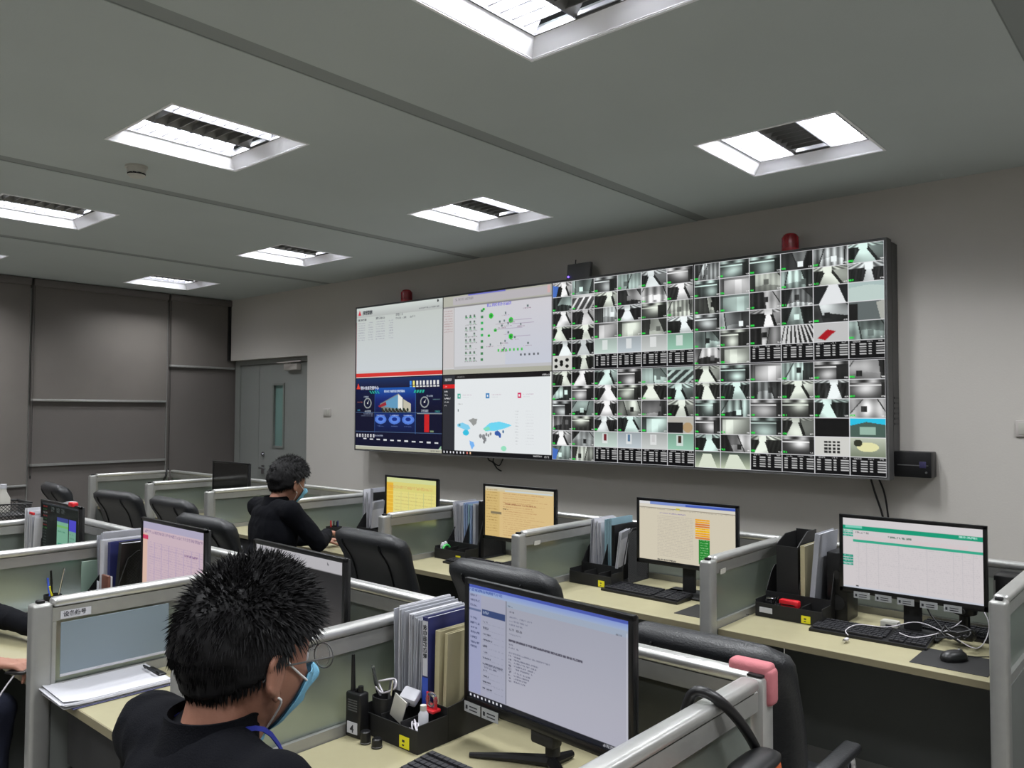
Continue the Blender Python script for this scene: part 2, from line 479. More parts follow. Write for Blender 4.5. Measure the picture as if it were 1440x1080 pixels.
# ------------------------------------------------------------------ screen pictures (colour per vertex of a fine grid)
class Pic:
    def __init__(s, W, H, bg=(0, 0, 0)):
        s.W, s.H = W, H
        s.a = np.zeros((H, W, 3)); s.a[:] = bg
        s.r = random.Random(W*7+H)
    def _b(s, x0, y0, x1, y1):
        return max(0, int(round(x0*s.W))), max(0, int(round(y0*s.H))), max(int(round(x1*s.W)), int(round(x0*s.W))+1), max(int(round(y1*s.H)), int(round(y0*s.H))+1)
    def rect(s, x0, y0, x1, y1, c, al=1):
        a, b, c_, d_ = s._b(x0, y0, x1, y1)
        s.a[b:d_, a:c_] = s.a[b:d_, a:c_]*(1-al)+np.array(c)*al
    def grad(s, x0, y0, x1, y1, c0, c1, vert=True):
        a, b, c_, d_ = s._b(x0, y0, x1, y1)
        n = (d_-b) if vert else (c_-a)
        t = np.linspace(0, 1, n)[:, None]
        g = np.array(c0)*(1-t)+np.array(c1)*t
        sub = s.a[b:d_, a:c_]
        sub[:] = (g[:sub.shape[0], None, :] if vert else g[None, :sub.shape[1], :])
    def ell(s, cx, cy, rx, ry, c, al=1, ring=0):
        yy, xx = np.mgrid[0:s.H, 0:s.W]
        q = np.sqrt(((xx+.5)/s.W-cx)**2/rx**2+((yy+.5)/s.H-cy)**2/ry**2)
        m = (q < 1) if not ring else ((q < 1) & (q > 1-ring))
        s.a[m] = s.a[m]*(1-al)+np.array(c)*al
    def poly(s, P, c, al=1):
        yy, xx = np.mgrid[0:s.H, 0:s.W]
        x = (xx+.5)/s.W; y = (yy+.5)/s.H
        m = np.zeros((s.H, s.W), bool)
        for i in range(len(P)):
            (xa, ya), (xb, yb) = P[i], P[i-1]
            if ya == yb: continue
            m ^= ((ya > y) != (yb > y)) & (x < (xb-xa)*(y-ya)/(yb-ya)+xa)
        s.a[m] = s.a[m]*(1-al)+np.array(c)*al
    def text(s, x, y, w_, h, c, al=.7, dens=.7):
        """a run of small unreadable lettering"""
        a, b, c_, d_ = s._b(x, y, x+w_, y+h)
        sub = s.a[b:d_, a:c_]
        m = np.array([[s.r.random() < dens for _ in range(sub.shape[1])] for _ in range(sub.shape[0])])*al*np.array([0 if s.r.random() < .12 else 1 for _ in range(sub.shape[1])])[None, :]
        sub[:] = sub*(1-m[..., None])+np.array(c)*m[..., None]

def screen(name, pic, w_, h_, parent=None, M=None, gain=1.0, sub=None):
    """picture on a flat panel in the local XZ plane, facing -Y, lower left corner at the origin"""
    W, Hh = pic.W, pic.H
    xs_ = np.linspace(0, w_, W); zs = np.linspace(h_, 0, Hh)
    X, Z = np.meshgrid(xs_, zs)
    V = np.stack([X, np.zeros_like(X), Z], -1).reshape(-1, 3)
    if M is not None:
        R = np.array(M.to_3x3()); V = V@R.T+np.array(M.translation)
    me = bpy.data.meshes.new(name)
    nf = (W-1)*(Hh-1)
    me.vertices.add(W*Hh); me.vertices.foreach_set('co', V.ravel())
    I = (np.arange(Hh-1)[:, None]*W+np.arange(W-1)[None, :]).ravel()
    F = np.stack([I, I+W, I+W+1, I+1], -1)
    me.loops.add(nf*4); me.loops.foreach_set('vertex_index', F.ravel().astype(np.int32))
    me.polygons.add(nf); me.polygons.foreach_set('loop_start', (np.arange(nf)*4).astype(np.int32))
    me.update(calc_edges=True); me.validate()
    c = np.clip(pic.a, 0, 255)/255
    c = np.where(c <= .04045, c/12.92, ((c+.055)/1.055)**2.4)*gain
    at_ = me.color_attributes.new('Col', 'FLOAT_COLOR', 'POINT')
    at_.data.foreach_set('color', np.concatenate([c.reshape(-1, 3), np.ones((W*Hh, 1))], 1).ravel())
    return link(name, me, M_screen, parent)

def put_text(name, body, size, loc, m, parent, rot=(PI/2, 0, 0), align='LEFT', ext=.0004, wide=1):
    cu = bpy.data.curves.new(name, 'FONT')
    cu.body = body; cu.size = size; cu.extrude = ext; cu.offset = size*.018; cu.align_x = align; cu.space_character = wide
    tmp = bpy.data.objects.new(name, cu); COL.objects.link(tmp)
    bpy.context.view_layer.update()
    me = bpy.data.meshes.new_from_object(tmp.evaluated_get(bpy.context.evaluated_depsgraph_get()))
    bpy.data.objects.remove(tmp); bpy.data.curves.remove(cu)
    me.materials.clear(); me.materials.append(m)
    o = bpy.data.objects.new(name, me); COL.objects.link(o)
    o.parent = parent; o.location = loc; o.rotation_euler = rot
    return o

# --- the surveillance pictures
def cctv(P, x0, y0, x1, y1, seed):
    R = random.Random(seed); a, b, c, d = P._b(x0, y0, x1, y1)
    hh, ww = d-b, c-a
    yy, xx = np.mgrid[0:hh, 0:ww]; u = (xx+.5)/ww; v = (yy+.5)/hh
    kind = R.choice('cccccxxxxwsrrr')
    tint = np.array(R.choice([(1, 1, 1), (1, 1, 1), (.97, 1, 1), (.9, 1, .97), (.95, .98, .93)]))
    fl_ = R.uniform(205, 262)
    if kind == 'c':          # aisle between dark racks, bright floor, striped ceiling
        vx = R.uniform(.35, .65); vy = R.uniform(.12, .3); k = R.uniform(.12, .42); k2 = R.uniform(.12, .42)
        L = vx-k*(v-vy)*1.0-.05; Rr = vx+k2*(v-vy)+.05
        g = np.where((u > L) & (u < Rr), fl_-40*np.abs(u-vx), 0)
        rack = 14+26*np.sin(u*R.uniform(18, 40)+v*4)**2*R.random()
        g = np.where((u <= L) | (u >= Rr), rack, g)
        if R.random() < .4: g = np.where((u > Rr+.1), R.uniform(120, 200)-60*v, g)
        g = np.where(v < vy, 150+70*np.sin((u-vx)*9/(v+.15)), g)
        g = np.where((v < vy+.1) & (np.abs(u-vx) < .12), 235, g)
    elif kind == 'x':        # room corner seen from above
        a_, b_ = R.uniform(.1, .5), R.uniform(.55, .95); q1, q2 = R.uniform(-.6, .3), R.uniform(-.3, .6); f_ = R.uniform(.45, .8)
        L = a_+q1*v; Rr = b_+q2*v
        g = np.where(u < L, R.choice((25, 60, 130, 200)), np.where(u > Rr, R.choice((20, 50, 150, 215)), R.choice((120, 190, 230))))
        g = np.where((v > f_+.3*np.abs(u-.5)) & (u > L) & (u < Rr), R.choice((40, 170, 235)), g)
        g = g*(.75+.3*np.sin(u*R.uniform(5, 40))*R.random())
        g = np.where((np.abs(u-L) < .02) | (np.abs(u-Rr) < .02), 30, g)
        bx, by = R.uniform(.2, .7), R.uniform(.3, .6)
        g = np.where((u > bx) & (u < bx+.16) & (v > by) & (v < by+.3), R.choice((25, 90, 240)), g)
    elif kind == 'w':        # bright room, hazy walls
        vx = R.uniform(.3, .7)
        g = 150+60*np.cos((u-vx)*3)-50*v*R.random()+np.where(np.abs(u-vx) < .12, 30, 0)
        g = np.where(v < .18, 90+60*u, g)
        g = np.where((u < R.uniform(.05, .25)), 60, g)
    elif kind == 's':        # slanting shelves
        q = R.uniform(-1, 1)
        g = 60+150*(np.sin((u+q*v)*R.uniform(14, 26)) > R.uniform(-.2, .6))
        g = np.where(v < .2, 190, g)
    else:                    # rounded machinery
        g = 40+150*np.exp(-((u-R.uniform(.3, .7))**2*R.uniform(6, 20)+(v-R.uniform(.3, .8))**2*R.uniform(4, 12)))
        g = np.where((v > .3) & (v < .36), 210, g)
        g = np.where((u > R.uniform(.6, .9)) & (v > .2), 25, g)
        g = np.where(v < .2, 120+80*np.sin(u*12), g)
    g = g*(1.12-.35*((u-.5)**2+(v-.5)**2)*2)+8
    fx, fy, fp = R.uniform(2, 6), R.uniform(2, 6), R.uniform(0, 6)
    g = g*(.97+.20*np.sin(u*fx+fp)*np.cos(v*fy+fp*2))+np.where(g < 70, 26*np.maximum(0, np.sin(u*31+fp*3))*R.random(), 0)
    img = np.clip(g, 8, 248)[..., None]*tint
    P.a[b:d, a:c] = img
    P.text(x0+(x1-x0)*.02, y1-(y1-y0)*.17, (x1-x0)*.14, (y1-y0)*.1, (40, 210, 70), 1, .85)
    P.text(x1-(x1-x0)*.12, y1-(y1-y0)*.13, (x1-x0)*.1, (y1-y0)*.08, (235, 235, 235), .8, .8)

def table(P, x0, y0, x1, y1, seed):
    P.rect(x0, y0, x1, y1, (9, 9, 12)); W_, H_ = x1-x0, y1-y0
    for cx, cw in ((.08, .1), (.30, .18), (.56, .08), (.76, .21)):
        for k in range(5):
            P.rect(x0+W_*cx, y0+H_*(.2+.125*k), x0+W_*(cx+cw), y0+H_*(.262+.125*k), (215, 215, 215), .85)
    for cx, cw in ((.12, .2), (.5, .16), (.82, .12)):
        P.text(x0+W_*cx, y0+H_*.06, W_*cw, H_*.06, (190, 190, 190), .8)

def monitor_wall(seed):
    P = Pic(288, 180)
    cw = [0, .155, .325, .495, .66, .83, 1]
    for r in range(6):
        for c in range(6):
            x0, x1 = cw[c], cw[c+1]; y0, y1 = r/6, (r+1)/6
            if r == 5 and c > 1: table(P, x0, y0, x1, y1, seed)
            else: cctv(P, x0, y0, x1, y1, seed*100+r*6+c)
    return P, cw
def grid_lines(P, cw):
    for x in cw[1:-1]: P.rect(x-.0015, 0, x+.0015, 1, (225, 225, 228))
    for r in range(1, 6): P.rect(0, r/6-.002, 1, r/6+.002, (225, 225, 228))
    P.rect(0, 0, 1, .008, (225, 225, 228)); P.rect(0, .992, 1, 1, (225, 225, 228)); P.rect(0, 0, .004, 1, (225, 225, 228)); P.rect(.996, 0, 1, 1, (225, 225, 228))

pics = {}
for key, sd in (((2, 1), 11), ((2, 0), 12), ((3, 1), 13), ((3, 0), 14)):
    P, cw = monitor_wall(sd)
    def cell(r, c): return cw[c], r/6, cw[c+1], (r+1)/6
    if key == (3, 1):
        x0, y0, x1, y1 = cell(4, 3); P.rect(x0, y0, x1, y1, (205, 205, 205))
        for k in range(9): P.poly([(x0+(x1-x0)*(.1+.1*k), y0), (x0+(x1-x0)*(.14+.1*k), y0), (x0+(x1-x0)*(.02+.16*k), y1), (x0+(x1-x0)*(-.02+.15*k), y1)], (40, 40, 40))
        x0, y0, x1, y1 = cell(4, 4); P.rect(x0, y0, x1, y1, (190, 190, 190)); P.poly([(x0+.02, y1-.03), (x0+.07, y0+.06), (x0+.11, y0+.08), (x0+.06, y1-.01)], (165, 20, 32))
        x0, y0, x1, y1 = cell(2, 4); P.rect(x0, y0, x1, y1, (30, 32, 34)); P.poly([(x0+.08, y0), (x0+.12, y0), (x1-.01, y1), (x0+.03, y1)], (225, 228, 230))
        x0, y0, x1, y1 = cell(3, 5); P.rect(x0, y0, x1, y1, (96, 104, 104)); P.rect(x0, y0+.02, x0+.045, y1, (24, 24, 24)); P.poly([(x0+.13, y0+.02), (x1, y0), (x1, y1), (x0+.15, y1)], (170, 172, 165))
        x0, y0, x1, y1 = cell(2, 5); P.rect(x0, y0, x1, y1, (168, 188, 186)); P.poly([(x0, y0+.05), (x0+.1, y0+.03), (x1, y0+.05), (x1, y1), (x0, y1)], (188, 205, 200))
    if key == (3, 0):
        P.rect(*cell(3, 4), (10, 10, 12))
        x0, y0, x1, y1 = cell(3, 5); P.rect(x0, y0, x1, y1, (70, 92, 84)); P.poly([(x0, y0), (x1, y0), (x1, y0+.06), (x0+.08, y0+.035), (x0, y0+.07)], (40, 190, 225)); P.rect(x0+.05, y0+.08, x0+.12, y1-.02, (150, 180, 165))
        x0, y0, x1, y1 = cell(4, 4); P.rect(x0, y0, x1, y1, (205, 205, 200))
        for i in range(4):
            for j in range(4): P.rect(x0+.05+.02*i, y0+.04+.028*j, x0+.064+.02*i, y0+.058+.028*j, (35, 35, 35))
        x0, y0, x1, y1 = cell(4, 5); P.grad(x0, y0, x1, y1, (190, 196, 180), (120, 130, 110)); P.ell((x0+x1)/2, (y0+y1)/2, .05, .04, (224, 222, 170)); P.ell(x0+.04, y0+.05, .02, .03, (50, 52, 40))
        for c in (0, 1):
            x0, y0, x1, y1 = cell(5, c); P.grad(x0, y0, x1, y1, (60, 70, 64), (196, 206, 180)); P.poly([(x0+.05, y0+.03), (x0+.1, y0+.03), (x1-.02, y1), (x0+.02, y1)], (214, 222, 204))
    if key[0] == 2:
        for r, c, col in ((4, 2, (196, 214, 206)), (4, 3, (190, 200, 206)), (4, 4, (200, 204, 202)), (4, 5, (150, 196, 174))):
            x0, y0, x1, y1 = cell(r, c); P.grad(x0, y0, x1, y1, tuple(.8*k for k in col), col)
            P.rect(x0+.06, y0+.02, x0+.10, y1-.04, (232, 234, 234), .7)
            if key == (2, 0): P.rect(x0+.07, y0+.03, x0+.09, y0+.1, [(112, 40, 48), (90, 120, 150), (200, 200, 200), (60, 40, 30)][c-2])
        x0, y0, x1, y1 = cell(0, 0) if key == (2, 1) else cell(5, 0)
        P.poly([(x0, y0+.03), (x0+.05, y0+.05), (x0+.03, y1), (x0, y1)], (70, 110, 190))
        if key == (2, 0):
            x0, y0, x1, y1 = cell(3, 5); P.rect(x0, y0, x1, y1, (180, 178, 170)); P.rect(x0, y0+.06, x0+.1, y1, (30, 30, 32)); P.ell(x0+.13, y0+.11, .03, .05, (176, 150, 112))
        else:
            x0, y0, x1, y1 = cell(5, 0); P.rect(x0, y0, x1, y1, (205, 205, 200))
            for i in range(6): P.ell(x0+.03+.02*(i % 3)*2.2, y0+.05+.05*(i//3)+.02*(i % 2), .014, .02, (22, 22, 22))
    grid_lines(P, cw)
    pics[key] = P
# top left: pale browser table with a red footer
P = Pic(240, 150, (196, 203, 203))
P.grad(0, 0, 1, .14, (205, 212, 208), (178, 182, 180)); P.grad(0, .14, 1, .90, (192, 198, 194), (200, 206, 210))
P.poly([(.02, .11), (.04, .03), (.06, .11)], (205, 50, 66)); P.text(.08, .045, .11, .06, (64, 66, 70), .8, .75)
P.text(.74, .09, .22, .025, (90, 92, 96), .6); P.text(.015, .16, .11, .03, (80, 82, 84), .7)
P.text(.24, .155, .11, .03, (90, 92, 96), .7); P.text(.48, .135, .08, .03, (90, 92, 96), .7)
for k in range(8):
    for x, w_ in ((.02, .09), (.15, .06), (.24, .11), (.40, .05)): P.text(x, .21+.035*k, w_, .014, (150, 150, 164), .6, .7)
for x, w_ in ((.48, .06), (.56, .04), (.64, .06)): P.text(x, .19, w_, .02, (120, 124, 126), .7)
P.ell(.945, .03, .008, .02, (40, 40, 44)); P.rect(0, .935, 1, .985, (205, 52, 48)); P.rect(0, .985, 1, 1, (226, 214, 210)); P.rect(0, .2, .006, 1, (176, 48, 52))
pics[(0, 1)] = P
# bottom left: dark blue dashboard with a building picture
P = Pic(288, 180, (16, 18, 44))
P.grad(0, 0, 1, .16, (24, 48, 92), (22, 22, 52)); P.grad(0, .16, 1, .5, (14, 22, 60), (16, 16, 40)); P.grad(.24, .14, .71, .32, (26, 84, 170), (20, 34, 104)); P.grad(.24, .32, .71, .5, (20, 34, 104), (16, 26, 66))
P.poly([(.01, .15), (.03, .07), (.055, .15)], (220, 66, 48))
for i, c in enumerate([(70, 140, 230), (230, 220, 120)]+[(225, 225, 225)]*7):
    P.rect(.645+.037*i, .055, .665+.037*i, .11, c); P.rect(.645+.037*i, .125, .67+.037*i, .14, c)
for k in range(4): P.poly([(.17+.03*k, .18), (.185+.03*k, .18), (.205+.03*k, .215), (.19+.03*k, .215)], (40, 170, 150)); P.poly([(.69+.03*k, .215), (.70+.03*k, .18), (.72+.03*k, .18), (.71+.03*k, .215)], (40, 170, 150))
P.text(.35, .17, .24, .035, (190, 205, 225), .9, .8)
P.poly([(.30, .36), (.52, .22), (.58, .30), (.66, .37), (.66, .47), (.34, .47)], (120, 124, 120)); P.poly([(.34, .345), (.515, .235), (.515, .43), (.36, .40)], (96, 150, 186))
P.poly([(.515, .23), (.565, .28), (.565, .45), (.515, .42)], (226, 226, 218)); P.poly([(.575, .30), (.66, .36), (.66, .46), (.575, .46)], (190, 186, 168)); P.poly([(.28, .39), (.37, .33), (.38, .38), (.30, .41)], (150, 40, 50))
for k in range(22): P.ell(.33+.014*k, .44+.02*((k*7) % 3), .012, .022, [(26, 44, 30), (60, 50, 40), (16, 26, 24)][k % 3])
for cx, cy in ((.15, .35), (.81, .34)):
    P.ell(cx, cy, .047, .075, (150, 156, 160), 1, .22); P.ell(cx, cy, .008, .012, (220, 220, 220)); P.poly([(cx-.004, cy), (cx+.004, cy), (cx+.02, cy-.05)], (225, 225, 225)); P.text(cx-.04, cy+.1, .08, .03, (180, 190, 200), .8)
P.text(.10, .25, .06, .02, (190, 200, 210)); P.text(.83, .25, .07, .02, (190, 200, 210)); P.text(.02, .33, .07, .012, (170, 100, 80)); P.text(.9, .3, .08, .012, (120, 160, 160)); P.text(.02, .44, .04, .02, (70, 160, 190)); P.text(.92, .45, .06, .02, (70, 170, 160))
for x in (.235, .71): P.rect(x, .22, x+.004, .76, (50, 84, 140))
for y in (.475, .745): P.rect(.0, y, 1, y+.006, (84, 110, 150))
P.grad(.24, .49, .71, .74, (20, 44, 110), (16, 26, 66))
for cx in (.31, .475, .63): P.ell(cx, .575, .068, .062, (92, 134, 222)); P.ell(cx, .575, .066, .058, (70, 108, 204), .7, .2); P.ell(cx, .57, .03, .026, (22, 46, 130)); P.text(cx-.05, .51, .1, .012, (200, 210, 230)); P.text(cx-.04, .66, .08, .012, (110, 130, 180))
P.rect(.81, .50, .86, .735, (196, 34, 38)); P.rect(.87, .71, .91, .735, (120, 140, 110)); P.rect(.73, .49, 1, .495, (170, 180, 186)); P.text(.10, .49, .12, .02, (140, 150, 170)); P.text(.07, .52, .15, .015, (120, 130, 150))
for k in range(7): P.rect(.015+.034*k, .785, .032+.034*k, .83, (225, 225, 228)); P.rect(.02+.034*k, .797, .026+.034*k, .82, (60, 60, 80))
P.text(.24, .79, .1, .02, (180, 190, 210))
for k in range(11): P.rect(.10+.082*k, .84+.002*k, .14+.082*k, .858+.002*k, (214, 216, 222))
P.rect(0, .955, 1, 1, (178, 178, 160)); P.rect(0, .95, 1, .957, (230, 230, 226)); P.text(.88, .965, .1, .02, (90, 90, 90)); P.poly([(.96, .95), (.99, .90), (.99, .95)], (150, 190, 160))
pics[(0, 0)] = P
# top right of the left half: network diagram window
P = Pic(260, 160, (203, 204, 208))
P.rect(0, 0, 1, .13, (176, 176, 164)); P.rect(.1, .02, .98, .12, (182, 178, 182)); P.rect(.25, 0, .6, .02, (110, 112, 196)); P.rect(0, .13, 1, .15, (136, 134, 134)); P.rect(0, .15, .11, .92, (200, 196, 196)); P.rect(.11, .15, .115, .95, (156, 156, 156))
P.grad(.6, .15, 1, .9, (204, 202, 208), (196, 200, 212)); P.rect(.96, .01, .985, .1, (206, 172, 172)); P.text(.12, .04, .18, .03, (120, 118, 120), .5)
for k in range(9): P.text(.012, .18+.033*k, .085, .012, (170, 140, 140), .7)
for k in range(8):
    for c in range(3): 
        if (k*3+c) % 7 != 3:
            P.rect(.225+.04*c, .26+.076*k, .24+.04*c, .285+.076*k, (96, 112, 102)); P.rect(.222+.04*c, .29+.076*k, .245+.04*c, .297+.076*k, (70, 160, 100))
    P.text(.22, .305+.076*k, .12, .01, (120, 120, 120), .6)
for k in range(9): P.rect(.372, .21+.075*k, .398, .245+.075*k, (60, 172, 92) if k in (2, 3, 4) else (70, 130, 86))
for x, y, q in ((.47, .30, 1), (.65, .375, 1), (.65, .57, 1), (.51, .48, .6), (.45, .54, .5), (.40, .21, .5)): P.ell(x, y, .017*q+.004, .035*q, (52, 190, 62)); P.ell(x, y, .008*q, .016*q, (36, 120, 50))
for k in range(16):
    x, y = .45+P.r.random()*.38, .2+P.r.random()*.55; P.rect(x, y, x+.014, y+.026, (96, 112, 112)); P.text(x-.03, y+.035, .07, .008, (140, 110, 130), .7)
for k in range(7): P.rect(.53+.035*k, .715, .545+.035*k, .745, (76, 190, 84))
for k in range(5): P.rect(.73+.037*k, .78, .745+.037*k, .805, (96, 100, 106))
P.rect(0, .93, 1, 1, (170, 170, 156)); P.rect(.11, .9, 1, .935, (188, 188, 190)); 
for a_ in ((.66, .375, .83, .36), (.66, .42, .85, .44), (.5, .47, .75, .49), (.66, .57, .82, .6)): P.rect(a_[0], a_[1], a_[2], a_[1]+.006, (150, 130, 160), .7)
pics[(1, 1)] = P
# bottom: dark side menu, white page, world map
P = Pic(260, 160, (226, 230, 232))
P.rect(0, 0, 1, .055, (26, 24, 26)); P.rect(0, 0, .125, .95, (46, 48, 54)); P.text(.02, .045, .07, .03, (220, 220, 224), .9); P.rect(0, .12, .125, .17, (216, 34, 34)); P.text(.02, .135, .03, .02, (240, 200, 200))
P.text(.14, .02, .08, .015, (150, 150, 150), .6); P.text(.92, .025, .06, .02, (220, 220, 220))
for k, w_ in enumerate((.03, .03, .06, .05, .02)): P.text(.02, .20+.045*k, w_, .016, (215, 215, 220), .9)
for x, c in ((.15, (60, 172, 150)), (.425, (60, 130, 186)), (.71, (206, 40, 92))): P.rect(x, .235, x+.032, .30, c); P.rect(x+.01, .255, x+.022, .28, (235, 235, 240)); P.text(x+.05, .25, .09, .01, (196, 176, 190), .6); P.text(x+.05, .28, .06, .01, (190, 196, 200), .6)
P.text(.15, .36, .05, .012, (150, 150, 150), .6); P.rect(.155, .43, .162, .46, (70, 90, 90))
G = (150, 152, 150)
P.poly([(.26, .57), (.30, .545), (.345, .55), (.335, .61), (.305, .64), (.285, .60)], G)
P.poly([(.15, .62), (.20, .60), (.26, .63), (.28, .67), (.24, .70), (.19, .67), (.15, .65)], (130, 206, 236)); P.ell(.235, .725, .03, .035, (56, 190, 222)); P.rect(.16, .615, .18, .645, (90, 150, 160))
P.poly([(.27, .82), (.31, .84), (.32, .88), (.295, .93), (.275, .87)], (120, 178, 240)); P.poly([(.40, .67), (.46, .60), (.55, .58), (.64, .61), (.66, .625), (.60, .66), (.52, .69), (.42, .70)], (110, 212, 240)); P.poly([(.40, .67), (.45, .64), (.47, .68), (.42, .70)], (130, 220, 190))
for x, y, r_ in ((.375, .76, .012), (.405, .77, .016), (.42, .80, .012), (.43, .74, .009), (.45, .75, .009), (.47, .73, .009), (.41, .83, .01)): P.ell(x, y, r_, r_*2.2, (110, 112, 116), .8)
P.ell(.53, .72, .024, .03, (56, 92, 166)); P.ell(.555, .745, .012, .03, (56, 92, 166)); P.ell(.585, .70, .008, .02, (70, 110, 150)); P.ell(.59, .90, .024, .03, (150, 222, 190))
for k in range(12): P.text(.69, .45+.035*k, .03, .01, (170, 172, 176), .5); P.text(.78, .45+.035*k, .07, .008, (200, 202, 206), .5)
P.rect(0, .95, 1, 1, (20, 20, 24)); 
for k, c in enumerate([(220, 220, 225)]*7+[(230, 130, 120), (240, 200, 160)]): P.rect(.01+.033*k, .965, .022+.033*k, .985, c)
P.text(.84, .965, .09, .015, (220, 220, 220)); P.text(.94, .96, .04, .03, (200, 200, 200)); P.rect(.985, 0, 1, .95, (236, 240, 236))
pics[(1, 0)] = P

# ------------------------------------------------------------------ the video wall
SW, SH, VZ = 1.21, .68, 1.30
vcol = {(0, 1): 'video wall display with a pale table page and red footer, top left', (0, 0): 'video wall display with a dark blue dashboard and building picture, bottom left', (1, 1): 'video wall display with the green-dotted network diagram, top row',
        (1, 0): 'video wall display with the world map page, bottom row', (2, 1): 'video wall display of surveillance pictures beside the network diagram', (2, 0): 'video wall display of surveillance pictures beside the world map',
        (3, 1): 'top right video wall display of surveillance pictures, under the red beacon', (3, 0): 'bottom right video wall display of surveillance pictures, beside the black wall box'}
for (i, j), lb in vcol.items():
    t = thing('video_display', lb, 'display', (i*SW, 0, VZ+j*SH), 0, 'displays of the video wall')
    MB().box(.001, .004, .001, SW-.001, .09, SH-.001).build('housing', M_case, t)
    bz = MB(); e = .0035
    bz.box(.0005, -.001, .0005, e, .004, SH-.0005); bz.box(SW-e, -.001, .0005, SW-.0005, .004, SH-.0005); bz.box(e, -.001, .0005, SW-e, .004, e); bz.box(e, -.001, SH-e, SW-e, .004, SH-.0005)
    bz.build('bezel', M_bezel, t)
    sc = screen('screen', pics[(i, j)], SW-2*e, SH-2*e, t)
    sc.location = (e, .002, e)
    if (i, j) == (0, 0):
        M_ttl = emis('title_glow', (205, 210, 225), 1.0)
        put_text('title_lettering', '翔宇信息数据中心', .034, (.075, .001, .573), M_ttl, t, wide=1.0)
    if (i, j) == (0, 1):
        M_ttl2 = emis('title_glow_dark', (72, 74, 78), 1.0)
        put_text('title_lettering', '翔宇数据', .036, (.10, .001, .614), M_ttl2, t)
    if (i, j) == (1, 1):
        M_ttl3 = emis('title_glow_blue', (118, 112, 208), 1.0)
        put_text('title_lettering', '机房网络拓扑示意图', .03, (.52, .001, .553), M_ttl3, t)
t = thing('display_frame', 'dark grey wall-mounted cabinet frame carrying the eight displays', 'wall mount', (0, 0, VZ))
fm = MB()
fm.box(-.012, .0, -.012, 4*SW+.012, .085, -.001); fm.box(-.012, .0, 2*SH+.001, 4*SW+.012, .085, 2*SH+.012); fm.box(-.012, .0, -.001, -.001, .085, 2*SH+.001); fm.box(4*SW+.001, .0, -.001, 4*SW+.012, .085, 2*SH+.001)
fm.build('edge_frame', M_case, t)
MB().box(.02, .092, .02, 4*SW+.012, .199, 2*SH-.0).build('back_box', M_case, t)
sp = MB()
for k in range(6): sp.box(4*SW+.013, .10, .3+.03*k, 4*SW+.016, .18, .312+.03*k)
sp.build('side_vent', M_black, t)
# red beacons
def beacon(x, lb, s_=1):
    t = thing('warning_beacon', lb, 'beacon', (x, .08, VZ+2*SH+.012), 0, None)
    MB().cyl((0, 0, 0), (0, 0, .022), .056*s_, .054*s_, 28).build('base', M_red, t)
    dm = MB(); R = []
    for a, b in ((.0, .050), (.04, .050), (.075, .048), (.088, .042), (.096, .030), (.099, .012)): R.append((0, 0, .022+a*s_, b*s_, b*s_))
    dm.loft(R, 28, 2.0); o = dm.build('dome', M_redglass, t)
    rb = MB()
    for k in range(18):
        a = 2*PI*k/18; rb.box(-.0015, .0495*s_, .024, .0015, .0525*s_, .095*s_, Matrix.Rotation(a, 4, 'Z'))
    rb.build('dome_rib', M_redglass, o)
beacon(.64, 'red warning beacon on top of the left end of the video wall')
beacon(4.26, 'red warning beacon on top of the right end of the video wall')
# slanted grey box with a violet light
t = thing('wall_router', 'slim grey network box with a violet light above the video wall', 'router', (2.60, .10, VZ+2*SH+.012))
Mx = Matrix.Rotation(-.35, 4, 'X')
MB().rbox(-.11, -.012, 0, .11, .012, .135, .004, M=Matrix.Shear('XZ', 4, (.25, 0))@Matrix.Rotation(-.1, 4, 'X')).build('body', M_case, t)
MB().sph((-.085, -.02, .035), .008, 8, 6).build('indicator_light', emis('violet_led', (120, 90, 255), 3), t)
MB().cyl((-.05, .015, .01), (-.05, .03, .17), .005, n=8).build('antenna', M_black, t)
# black wall box at the right, plates, cables
t = thing('wall_box', 'black recorder box on the wall at the right end of the video wall', 'recorder', (4.90, .2, 1.305))
MB().rbox(-.05, -.11, 0, .147, 0, .145, .006).build('body', M_black, t)
MB().box(-.03, -.113, .066, .13, -.11, .071).build('drive_slot', M_case, t)
MB().rbox(.085, -.114, .055, .12, -.11, .09, .003).build('round_badge', mat('dim_blue_badge', (52, 48, 84), .4), t)
MB().cyl((.12, -.11, .03), (.12, -.114, .03), .006, n=10).build('button', M_case, t)
def plate(x, z, lb, n=1, w_=.13, h_=.086):
    t = thing('wall_switch_plate', lb, 'switch', (x, .2, z))
    MB().rbox(-w_/2, -.010, -h_/2, w_/2, 0, h_/2, .004).build('plate', M_swp, t)
    for k in range(n):
        a = -w_/2+.012+(w_-.024)/n*k
        MB().rbox(a+.002, -.014, -h_/2+.012, a+(w_-.024)/n-.002, -.009, h_/2-.012, .003).build('rocker', M_plast, t)
plate(-.73, 1.65, 'pale switch plate on the wall between door and video wall', 3)
plate(5.50, 1.588, 'grey switch plate on the wall at the right edge of the picture', 3)
def cable(name, pts, r, m, lb, grp=None, n=7):
    o = MB().tube(wig(pts), r, n).build(name, m, None, 80)
    return tag(o, lb, 'cable', grp)
cable('cable', [(1.62, .14, 1.295), (1.64, .13, 1.26), (1.68, .14, 1.24), (1.72, .15, 1.19), (1.76, .16, 1.17)], .006, M_bcable, 'short black cable dangling under the world map display')
cable('cable', [(1.70, .14, 1.295), (1.72, .10, 1.25), (1.77, .12, 1.22), (1.80, .14, 1.29)], .005, M_bcable, 'looped black cable tucked under the world map display')
cable('cable', [(4.70, .15, 1.295), (4.72, .17, 1.2), (4.76, .185, 1.05), (4.77, .185, .9), (4.77, .185, .1)], .006, M_bcable, 'black cable running down the wall behind the green-barred screen')
